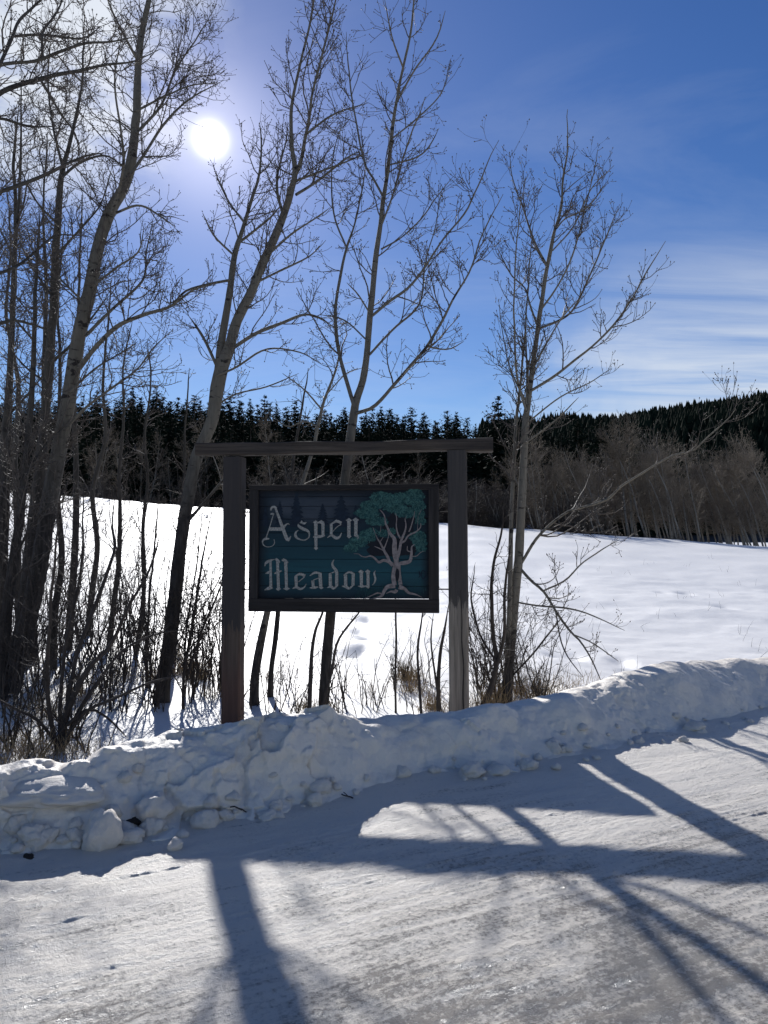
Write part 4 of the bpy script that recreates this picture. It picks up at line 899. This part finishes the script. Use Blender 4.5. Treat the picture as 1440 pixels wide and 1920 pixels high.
def wild_shrub(label, px, py, z, ht, nst, spread, seed, group, cfg=SHRUB, r=0.012, mat=M_SHRUB):
    b = G(px, py, z); b[2] = float(gz(b[0], b[1]))
    rng = np.random.RandomState(seed)
    pos = np.tile(b, (nst, 1)) + rng.randn(nst, 3) * np.array([.06, .06, 0]) - np.array([0, 0, 0.08])
    d = np.stack([rng.randn(nst) * spread, rng.randn(nst) * spread, np.ones(nst)], -1); d /= np.linalg.norm(d, axis=1, keepdims=True)
    ln = ht * (0.5 + 0.55 * rng.rand(nst))
    st, _ = march(rng, pos, d, ln, 12, 0.09, 0.03)
    rd = (r * (0.55 + 0.6 * rng.rand(nst)))[:, None] * np.linspace(1, 0.3, 12)[None]
    root = empty('bare_shrub', b); tag(root, label, 'shrub', group)
    for k in range(nst):
        T = Tubes(); T.batch(st[k:k + 1], rd[k:k + 1], 6); add('stem', T.mesh('stem', mat, b), root)
    T = Tubes(); foliage(T, [(st[k], rd[k], 0.15) for k in range(nst)], rng, cfg); add('crown', T.mesh('crown', mat, b), root)
    return root
LOWS = dict(SHRUB, l1=0.5, d1=6, d2=7, l2=0.2)
wr = random.Random(5)
spots_l = [(20,1405,1.3,7),(60,1420,1.0,6),(170,1410,1.0,5),(10,1345,1.9,7),(70,1325,1.8,6),(150,1300,2.0,6),(195,1290,1.9,5),(110,1270,2.4,6),(55,1262,2.3,5),(230,1265,1.7,5),(175,1245,2.6,5),(240,1330,1.0,4),(-20,1290,2.4,6),(130,1380,1.2,6),(265,1255,1.6,4),(85,1380,1.2,6),(205,1235,2.2,4)]
for i, (px, py, ht, n) in enumerate(spots_l):
    wild_shrub('tangled bare shrub in the thicket under the clump of scarred aspens', px, py, -.5, ht, n, 0.28, 100 + i, 'thicket shrubs under the aspen clump', dict(SHRUB, l1=0.7, d1=6.0), 0.012)
spots_u = [(wr.uniform(-30, 300), wr.uniform(1225, 1330), wr.uniform(2.5, 4.2), 3) for _ in range(46)] + [(wr.uniform(330, 430), wr.uniform(1255, 1310), wr.uniform(1.8, 2.8), 3) for _ in range(14)]
for i, (px, py, ht, n) in enumerate(spots_u):
    wild_shrub('tall thin sapling clump in the thicket between the leaning aspen and the stained post', px, py, -.5, ht, n, 0.13, 500 + i, 'tall thin saplings in the thicket', dict(SHRUB, l1=0.8, d1=5.0, r1=.006), 0.0105)
spots_m = [(wr.uniform(460, 850), wr.uniform(1285, 1340), wr.uniform(.8, 1.5), 3) for _ in range(16)] + [(400,1300,1.6,4),(375,1285,1.2,4),(450,1300,1.2,3),(540,1310,1.1,3),(566,1330,0.9,3),(640,1338,0.8,3),(660,1335,0.7,3),(700,1320,0.8,3),(765,1280,0.9,5),(775,1335,0.8,3),(800,1290,1.1,4),(835,1335,1.0,4),(430,1350,0.8,3)]
for i, (px, py, ht, n) in enumerate(spots_m):
    wild_shrub('spindly bare shrub growing out of the snow below the sign', px, py, -.5, ht, n, 0.2, 200 + i, 'spindly shrubs below the sign', LOWS, 0.009)
spots_r = [(wr.uniform(885, 1010), wr.uniform(1270, 1325), wr.uniform(1.2, 2.6), 3) for _ in range(10)] + [(895,1330,1.5,4),(935,1310,1.6,5),(968,1300,1.4,5),(985,1290,1.1,4),(910,1290,1.9,4),(1000,1300,0.7,4),(1020,1298,0.5,3),(940,1280,2.2,4)]
for i, (px, py, ht, n) in enumerate(spots_r):
    wild_shrub('fine bare shrub crowding the foot of the budding young aspen', px, py, -.5, ht, n, 0.25, 300 + i, 'shrubs round the young aspen', dict(SHRUB, l1=0.6), 0.010)

# dry grass standing through the snow
def grass(clumps_, seed):
    rng = np.random.RandomState(seed); T = Tubes()
    for (px, py, n, ht, sp) in clumps_:
        b = G(px, py, -.5); x = b[0] + rng.randn(n) * sp; y = b[1] + rng.randn(n) * sp * 1.2
        pos = np.stack([x, y, gz(x, y) - 0.03], -1); d = np.stack([rng.randn(n) * .28, rng.randn(n) * .28, np.ones(n)], -1); d /= np.linalg.norm(d, axis=1, keepdims=True)
        bl_, _ = march(rng, pos, d, ht * (0.4 + 0.9 * rng.rand(n)), 5, 0.14, -0.07)
        T.batch(bl_, np.tile(np.array([[.0032, .003, .0026, .002, .001]]), (n, 1)), 3)
    return T
GC = [(345,1262,260,.34,.10),(375,1270,240,.34,.12),(330,1240,120,.3,.1),(290,1272,120,.25,.1),(270,1215,100,.3,.12),(980,1300,110,.40,.16),(955,1312,90,.36,.12),(1000,1305,70,.4,.2),(1020,1300,80,.35,.15),(765,1278,240,.36,.10),(775,1300,120,.3,.1),
      (810,1330,150,.3,.08),(930,1320,140,.4,.1),(905,1335,120,.3,.1),(570,1330,100,.24,.08),(860,1335,60,.22,.1),(20,1395,150,.30,.2),(60,1415,140,.28,.2),(110,1422,120,.26,.2),(10,1435,120,.28,.2),(160,1415,50,.22,.2),
      (500,1275,80,.22,.1),(615,1330,60,.2,.1),(420,1300,80,.25,.15),(700,1300,50,.25,.3),(1110,1290,40,.2,.3),(1060,1295,50,.25,.2),(150,1300,200,.35,.3),(230,1270,160,.35,.3),(80,1340,200,.3,.2)]
tag(add('dry_grass', grass(GC, 41).mesh('dry_grass', M_GRASS, (0, 0, 0))), 'tufts of tan dry grass poking through the ditch snow', 'grass', kind='stuff')
wrg = np.random.RandomState(77); wc = [(wrg.uniform(900, 1500), wrg.uniform(1090, 1290), 3, .28, .25) for _ in range(40)]
tag(add('weed_stalks', grass(wc, 42).mesh('weed_stalks', M_SHRUB, (0, 0, 0))), 'scattered thin weed stalks standing in the open field snow', 'weeds', kind='stuff')

# ------------------------------------------------------------------ the wood beyond the field
def conifer_proto(seed, ht=13.0, w=0.19, n_wh=30, dens=1.0):
    rng = np.random.RandomState(seed); T = Tubes()
    T.batch(np.array([[[0, 0, -.6], [0, 0, ht * .4], [0.05, 0, ht * .97]]]), np.array([[ht * .014, ht * .010, .02]]), 7)
    tr = T.mesh('trunk', M_CTRUNK, (0, 0, 0))
    V = []; F4 = []; n = 0
    for i in range(n_wh):
        q = (i + rng.rand() * .6) / n_wh; z = ht * (0.10 + 0.90 * q); R_ = ht * w * (1 - q) ** 0.68 * (0.75 + 0.5 * rng.rand()) + 0.05
        nb = int((7 + 6 * (1 - q)) * dens) + 2
        for k in range(nb):
            a = rng.rand() * 6.283; L = R_ * (0.55 + 0.6 * rng.rand()); dz = -0.18 * L * (1 - q) + 0.30 * L * q
            m = 3 + int(L * 3)
            for j in range(m):     # ragged sprays along the bough
                s = (j + 0.6 + 0.4 * rng.rand()) / m; cx_, cy_, cz_ = math.cos(a) * L * s, math.sin(a) * L * s, z + dz * s * s + 0.1 * rng.randn()
                sz_ = (0.26 + 0.30 * rng.rand()) * (0.22 + 0.9 * (1 - q)) * (1.15 - 0.5 * s)
                aa = a + rng.randn() * 0.7; u_ = np.array([math.cos(aa), math.sin(aa), -0.35 + .3 * rng.randn()]); v_ = np.cross(u_, rng.randn(3)); v_ /= np.linalg.norm(v_) + 1e-6
                c_ = np.array([cx_, cy_, cz_]); V += [c_ - u_ * .6 * sz_, c_ + v_ * .62 * sz_, c_ + u_ * 1.25 * sz_, c_ - v_ * .62 * sz_]
                F4.append((n, n + 1, n + 2, n + 3)); n += 4
    return tr, mesh_np('crown', V, [np.array(F4)], M_NEEDLE, False)
CP = [conifer_proto(1, 13, .22, 34), conifer_proto(2, 13, .26, 34), conifer_proto(3, 13, .20, 36), conifer_proto(4, 13, .24, 32)]
LAB_C = 'dark conifer in the wood beyond the snowy field'
def put_tree(name, label, cat, group, protos, x, y, s, rz, parts=('trunk', 'crown'), sxy=1.0, lean=(0, 0)):
    z = float(gz(x, y)); r = empty(name, (x, y, z - 0.1), rz); r.scale = (s * sxy, s * sxy, s); r.rotation_euler = (lean[0], lean[1], rz)
    tag(r, label, cat, group)
    for nm, me_ in zip(parts, protos): add(nm, me_, r)
    return r
frng = random.Random(21)
def skyline(px): return np.interp(px, [-400, 0, 100, 225, 300, 400, 490, 600, 720, 800, 890, 1000, 1120, 1200], [745, 742, 745, 738, 732, 750, 748, 765, 772, 768, 785, 800, 800, 815])
nC = 0
for row, (yy, step, jit, dip) in enumerate(((130, 18, 7, 0), (113, 18, 6, 10), (97, 21, 5, 32), (80, 24, 5, 70))):
    px = -330.0
    while px < 1150:
        px += step * (0.6 + 0.8 * frng.random()); y = yy + frng.uniform(-jit, jit); x = (px - 720) / FPX * y
        if row == 3 and px > 560: continue
        if row == 2 and px > 860: continue
        top = 1.6 + (1020 - (skyline(px) + dip * (.6 + .8 * frng.random()) + frng.gauss(0, 10))) / FPX * y
        hgt = top - float(gz(x, y))
        if hgt < 3.5: continue
        put_tree('conifer_tree', LAB_C, 'tree', 'conifers beyond the field', CP[frng.randrange(4)], x, y, hgt / 13.0, frng.uniform(0, 6.28), sxy=frng.uniform(1.0, 1.5) * (13 / hgt) ** .35); nC += 1
for px, py, y, lab in ((935, 735, 92, 'tall broad spruce standing clear above the bare brush'), (1128, 772, 104, 'dark conifer standing alone before the wooded hill'), (1085, 775, 98, 'ragged conifer on the near side of the wooded hill'), (1150, 778, 108, 'narrow conifer against the wooded hill'), (290, 716, 118, 'tallest pine topping the dark ridge')):
    x = (px - 720) / FPX * y; hgt = 1.6 + (1020 - py) / FPX * y - float(gz(x, y))
    put_tree('conifer_tree', lab, 'tree', 'conifers beyond the field', CP[1 if px < 1000 else 2], x, y, hgt / 13.0, 1.0 + px, sxy=1.15); nC += 1

# wooded hill far behind on the right
hx_ = np.linspace(-500, 900, 120); hy_ = np.linspace(210, 900, 70)
HX, HY = np.meshgrid(hx_, hy_, indexing='ij')
def hill_z(x, y):
    a = x / y * FPX + 720
    ridge = np.interp(a, [-600, 600, 1000, 1100, 1200, 1300, 1440, 1700, 2200], [850, 850, 842, 824, 812, 800, 786, 765, 780])
    zr_ = 1.6 + (1020 - ridge) / FPX * 560
    return zr_ * sstep(215, 560, y) ** 0.9 * (1 - 0.5 * sstep(620, 900, y)) + fbm(xy3(x, y, 0.012), 3) * 5 * sstep(230, 330, y) - 4 * (1 - sstep(210, 240, y))
hill = add('hill', mesh_np('hill', np.stack([HX, HY, hill_z(HX, HY)], -1).reshape(-1, 3), [grid_faces(*HX.shape)], M_FLOOR)); hill['kind'] = 'structure'
rng = np.random.RandomState(9)
def far_conifers(n, ylo, yhi, pxlo, pxhi):
    y = rng.uniform(ylo, yhi, n); a = rng.uniform(pxlo, pxhi, n); x = (a - 720) / FPX * y
    keep = fbm(xy3(x, y, 0.025, 4.0), 3) > -0.75; return x[keep], y[keep]
fx, fy = far_conifers(15000, 260, 575, 900, 1760)
fz = hill_z(fx, fy); V = []; F3 = []
nn = len(fx); hh = 5 + 11 * rng.rand(nn) ** 1.6; ww = hh * rng.uniform(.20, .32, nn); k = 6
th = np.arange(k) * 2 * math.pi / k
tiers = ((0.06, 1.0, 0.52), (0.34, 0.72, 0.80), (0.62, 0.45, 1.0))
vv = []; ff = []; off = 0
for (z0_, wr_, z1_) in tiers:
    ring = np.stack([fx[:, None] + np.cos(th + z0_)[None] * (ww * wr_)[:, None] * rng.uniform(.7, 1.2, (nn, k)), fy[:, None] + np.sin(th + z0_)[None] * (ww * wr_)[:, None], (fz + hh * z0_)[:, None] + rng.uniform(-.5, .3, (nn, k))], -1)
    apex = np.stack([fx, fy, fz + hh * z1_], -1)[:, None]
    vv.append(np.concatenate([ring, apex], 1).reshape(-1, 3)); b = off + np.arange(nn)[:, None] * (k + 1); j = np.arange(k)[None]
    ff.append(np.stack([b + j, b + (j + 1) % k, np.broadcast_to(b + k, (nn, k))], -1).reshape(-1, 3)); off += nn * (k + 1)
tag(add('hill_forest', mesh_np('hill_forest', np.concatenate(vv), [np.concatenate(ff)], M_NEEDLE, False)), 'dark conifer forest covering the far hill', 'forest', kind='stuff')

# bare grove on the right and brush along the far edge of the field
def grove_proto(seed, ht=10.5, lean=0.10, bushy=1.0, nst=1):
    rng = np.random.RandomState(seed); tr = Tubes(); tw = Tubes(); lines = []
    for s in range(nst):
        p0 = np.array([[rng.randn() * .15 * (nst > 1), rng.randn() * .15 * (nst > 1), -0.6]]); d = np.array([[-lean + rng.randn() * .05 + rng.randn() * .15 * (nst > 1), rng.randn() * .06, 1.0]]); d /= np.linalg.norm(d)
        h1 = ht * (1 if nst == 1 else rng.uniform(.6, 1)); st, _ = march(rng, p0, d, np.array([h1 + .6]), 16, 0.055, 0.02)
        rd = np.linspace(0.115 if nst == 1 else .045, 0.012, 16)[None] * (0.8 + .4 * rng.rand()); tr.batch(st, rd, 7); lines.append((st, rd))
    st = np.concatenate([l[0] for l in lines]); rd = np.concatenate([l[1] for l in lines])
    p, t, r, fr, pl = sample(st, rd, rng, 4.2 * bushy, 0.30 if nst == 1 else .12, .98)
    ln = ht * 0.26 * (0.4 + .8 * rng.rand(len(p))) * np.clip(1.25 - .85 * fr, .2, 1)
    b1, _ = march(rng, p, sprout(rng, p, t, 28, 60), ln, 7, .12, .09); r1 = np.minimum(r * .6, .022)[:, None] * np.linspace(1, .4, 7)[None]; tw.batch(b1, r1, 4)
    p, t, r, fr, pl = sample(b1, r1, rng, 5.0, .1, 1.0); ln = .9 * (0.4 + .8 * rng.rand(len(p)))
    b2, _ = march(rng, p, sprout(rng, p, t, 25, 60), ln, 4, .16, .08); r2 = np.full((len(p), 4), .012) * np.array([[1, .9, .8, .6]]); tw.batch(b2, r2, 3)
    p, t, r, fr, pl = sample(b2, r2, rng, 5.0, .1, 1.0); ln = .35 * (0.4 + .8 * rng.rand(len(p)))
    b3, _ = march(rng, p, sprout(rng, p, t, 25, 60), ln, 3, .16, .08); tw.batch(b3, np.full((len(p), 3), .009), 3)
    return tr, tw
def gp(seed, m_tr, m_tw, **kw):
    a, b = grove_proto(seed, **kw); return a.mesh('trunk', m_tr, (0, 0, 0)), b.mesh('crown', m_tw, (0, 0, 0))
GP = [gp(51 + i, M_GTRUNK, M_TWIG_FAR, lean=0.16 + .07 * i, bushy=0.95) for i in range(4)]
BP = [gp(61 + i, M_GTRUNK, M_BRUSH, ht=5.0, lean=0.0, nst=6, bushy=1.0) for i in range(3)]
grng = random.Random(31)
for i in range(120):
    y = 62.5 + 26 * grng.random() ** 1.3; px = grng.uniform(1085, 1500) if i > 18 else grng.uniform(1000, 1140)
    x = (px - 720) / FPX * y
    hgt = (10.6 if px > 1160 else 8.2) * grng.uniform(.82, 1.1)
    put_tree('aspen_tree', 'bare aspen in the brown leaning grove at the edge of the field', 'tree', 'aspens of the far grove', GP[grng.randrange(4)], x, y, hgt / 10.5, grng.uniform(-.7, .7))
for i in range(200):
    px = grng.uniform(-120, 1120); y = 62.5 + 20 * grng.random() ** 1.2; x = (px - 720) / FPX * y
    hgt = (2.0 if px < 480 else 4.8) * grng.uniform(.6, 1.25)
    put_tree('willow_bush', 'grey bare bush in the brush along the far edge of the field', 'bush', 'brush along the far edge of the field', BP[grng.randrange(3)], x, y, hgt / 5.0, grng.uniform(0, 6.28), parts=('stems', 'crown'), sxy=1.25)
for i in range(24):
    px = grng.choice([grng.uniform(150, 470), grng.uniform(470, 1060)]); y = 63 + 14 * grng.random(); x = (px - 720) / FPX * y
    put_tree('aspen_tree', 'bare aspen standing before the dark conifer wood', 'tree', 'aspens before the conifer wood', GP[grng.randrange(4)], x, y, grng.uniform(.55, .85), grng.uniform(0, 6.28))

# ------------------------------------------------------------------ lumps of snow and litter along the bank
import bmesh
def lump_mesh(seed, sub=4, flat=0.8, amp=0.34):
    bm = bmesh.new(); bmesh.ops.create_icosphere(bm, subdivisions=sub, radius=1.0)
    v = np.array([x.co[:] for x in bm.verts]); f = np.array([[q.index for q in p.verts] for p in bm.faces]); bm.free()
    rg = np.random.RandomState(seed); pn = rg.randn(11, 3); pn /= np.linalg.norm(pn, axis=1, keepdims=True); pd = 0.62 + 0.38 * rg.rand(11)
    q = np.maximum((v @ pn.T) / pd[None], 1e-3); r = 1.0 / np.power((q ** 9).sum(1) + 0.6, 1 / 9.0)          # a broken block with worn edges
    v = v * (r * (1 + fbm(v * 1.6 + seed * 3.7, 3) * 0.22 * amp / .34 + (0.5 - cells(v + seed, 2.6, seed + 5)) * 0.16 + fbm(v * 8 + seed, 3) * 0.025))[:, None]
    v[:, 2] = np.where(v[:, 2] < -.55, -.55 + (v[:, 2] + .55) * .2, v[:, 2]); v[:, 2] *= flat
    return mesh_np('snow_chunk', v, [f], M_CHUNK)
LM = [lump_mesh(i + 60, 4, fl) for i, fl in enumerate((0.95, .8, .7, .85, .9, .75))]; LMS = [lump_mesh(20 + i, 2, .8) for i in range(4)]
from mathutils.bvhtree import BVHTree
bvh = BVHTree.FromPolygons([tuple(v) for v in B[:, ::2].reshape(-1, 3)[:]], [tuple(int(i) for i in q) for q in grid_faces(B.shape[0], B[:, ::2].shape[1])])
def surface(px, py):              # first snow the line of sight meets: the bank or the road
    v = ray(px, py); v = v / np.linalg.norm(v); hit = bvh.ray_cast(Vector(CAM), Vector(v))
    g = G(px, py, 0.0)
    if hit[0] is not None and hit[3] < np.linalg.norm(g - CAM): return np.array(hit[0])
    return g
def chunk(label, px, py, wpx, hpx, seed, group=None, me_=None, sink=0.2, rz=0.0):
    p = surface(px, py + hpx * 0.42); d = p[1]; sx = wpx * .5 * d / FPX; szz = hpx * .5 * d / FPX
    o = add('snow_chunk', me_ or LM[seed % 6]); o.location = (p[0], p[1] + sx * 0.25, p[2] + szz * (0.62 - sink)); o.scale = (sx, sx * 0.85, szz * 1.2); o.rotation_euler = (0, 0, rz)
    tag(o, label, 'snow', group)
chunk('upright rounded snow boulder at the foot of the bank beside a dark hole', 185, 1552, 78, 92, 0, rz=.4)
chunk('lumpy snow block overhanging the dark hole in the bank', 283, 1512, 80, 66, 3, rz=1.2)
chunk('long slab of snow jutting from the top of the bank', 85, 1468, 190, 66, 2, sink=0.5, rz=.1)
chunk('small cube-like snow lump alone on the road edge', 329, 1581, 32, 30, 1, rz=.6)
chunk('pointed snow block lying on the apron near dark litter', 385, 1532, 60, 44, 4, rz=2.0)
chunk('white angular snow lump on the apron below the stained post', 591, 1496, 34, 34, 5, rz=.3)
chunk('flat snow block half sunk in the apron', 507, 1525, 50, 26, 2, rz=.9)
chunk('small snow knob low on the face near the bank top', 235, 1454, 30, 26, 1, rz=.3)
chunk('smaller snow knob perched near the slab end', 258, 1438, 24, 22, 4, rz=1.9)
chunk('knobby crumbled lump beside the snow boulder', 243, 1567, 60, 36, 5, rz=.1)
chunk('broken snow lump with a dark cleft under the sign', 885, 1442, 52, 36, 3, rz=.8)
chunk('split snow lump low on the bank under the sign', 752, 1446, 34, 26, 0, rz=.5)
chunk('wide low snow lump on the bank past the weathered post', 992, 1431, 44, 26, 4, rz=.2)
chunk('large low snow lump in the bank far along the road', 1305, 1360, 46, 30, 1, rz=.2)
crr = random.Random(8)
for i in range(26):
    px = crr.uniform(-30, 420) if i < 16 else crr.uniform(420, 1440)
    line = np.interp(px, [0, 330, 700, 1000, 1440], [1560, 1530, 1465, 1420, 1335]); sz_ = crr.uniform(22, 44) * (1.1 - .4 * px / 1440)
    chunk('broken block of snow stuck in the face of the ploughed bank', px, line + min(crr.gauss(-6, 20), 8), sz_ * crr.uniform(1.1, 1.7), sz_, i, 'broken blocks in the bank face', LM[i % 6], .42, crr.uniform(0, 6))
for i in range(70):
    q = crr.random(); px = crr.uniform(-20, 1440); line = np.interp(px, [0, 330, 700, 1000, 1440], [1590, 1560, 1490, 1440, 1350])
    sz_ = crr.choice([6, 8, 10, 13, 18]) * (1.15 - .3 * px / 1440)
    chunk('small crumb of snow fallen along the foot of the bank', px, line + min(crr.gauss(-20, 20), 4), sz_ * crr.uniform(1, 1.5), sz_, i, 'crumbs of snow along the bank', LMS[i % 4], .15, crr.uniform(0, 6))
def clod(label, px, py, wpx, hpx, seed):
    p = surface(px, py); d = p[1]; bm = None
    o = add('dirt_clod', lump_mesh(seed, 3, .8, .5)); o.data.materials.clear(); o.data.materials.append(M_DIRT)
    o.location = (p[0], p[1] + .01, p[2]); o.scale = (wpx * .5 * d / FPX, wpx * .4 * d / FPX, hpx * .6 * d / FPX); tag(o, label, 'dirt')
clod('black soil showing in the hole under the snow block', 251, 1543, 46, 22, 40)
clod('small dark clod with leaves lying on the road snow', 371, 1555, 14, 14, 41)
clod('grey stone half buried at the road edge in shade', 54, 1610, 22, 20, 42)
def litter(label, px, py, ln, seed):
    rg = np.random.RandomState(seed); p = surface(px, py) + np.array([0, -.01, .015]); d = np.array([[math.cos(seed), .2, .15]])
    l, _ = march(rg, p[None], d / np.linalg.norm(d), np.array([ln]), 6, .25, 0); T = Tubes(); T.batch(l, np.full((1, 6), .004), 5)
    pp, tt, rr_, fr, pl = sample(l, np.full((1, 6), .003), rg, 30, .2, 1); b, _ = march(rg, pp, sprout(rg, pp, tt, 30, 70), np.full(len(pp), .04), 3, .2, 0); T.batch(b, np.full((len(pp), 3), .0025), 4)
    o = add('fallen_twig', T.mesh('fallen_twig', M_SHRUB, p), loc=p); tag(o, label, 'twig')
litter('short dark twig lying on the snow apron above the flat block', 432, 1517, .13, 1); litter('forked twig beside the small cube-like snow lump', 345, 1570, .09, 2)
litter('curved twig on the apron beneath the middle of the sign', 662, 1500, .08, 3); litter('dry twig stuck in the bank face below the stained post', 445, 1490, .09, 4)
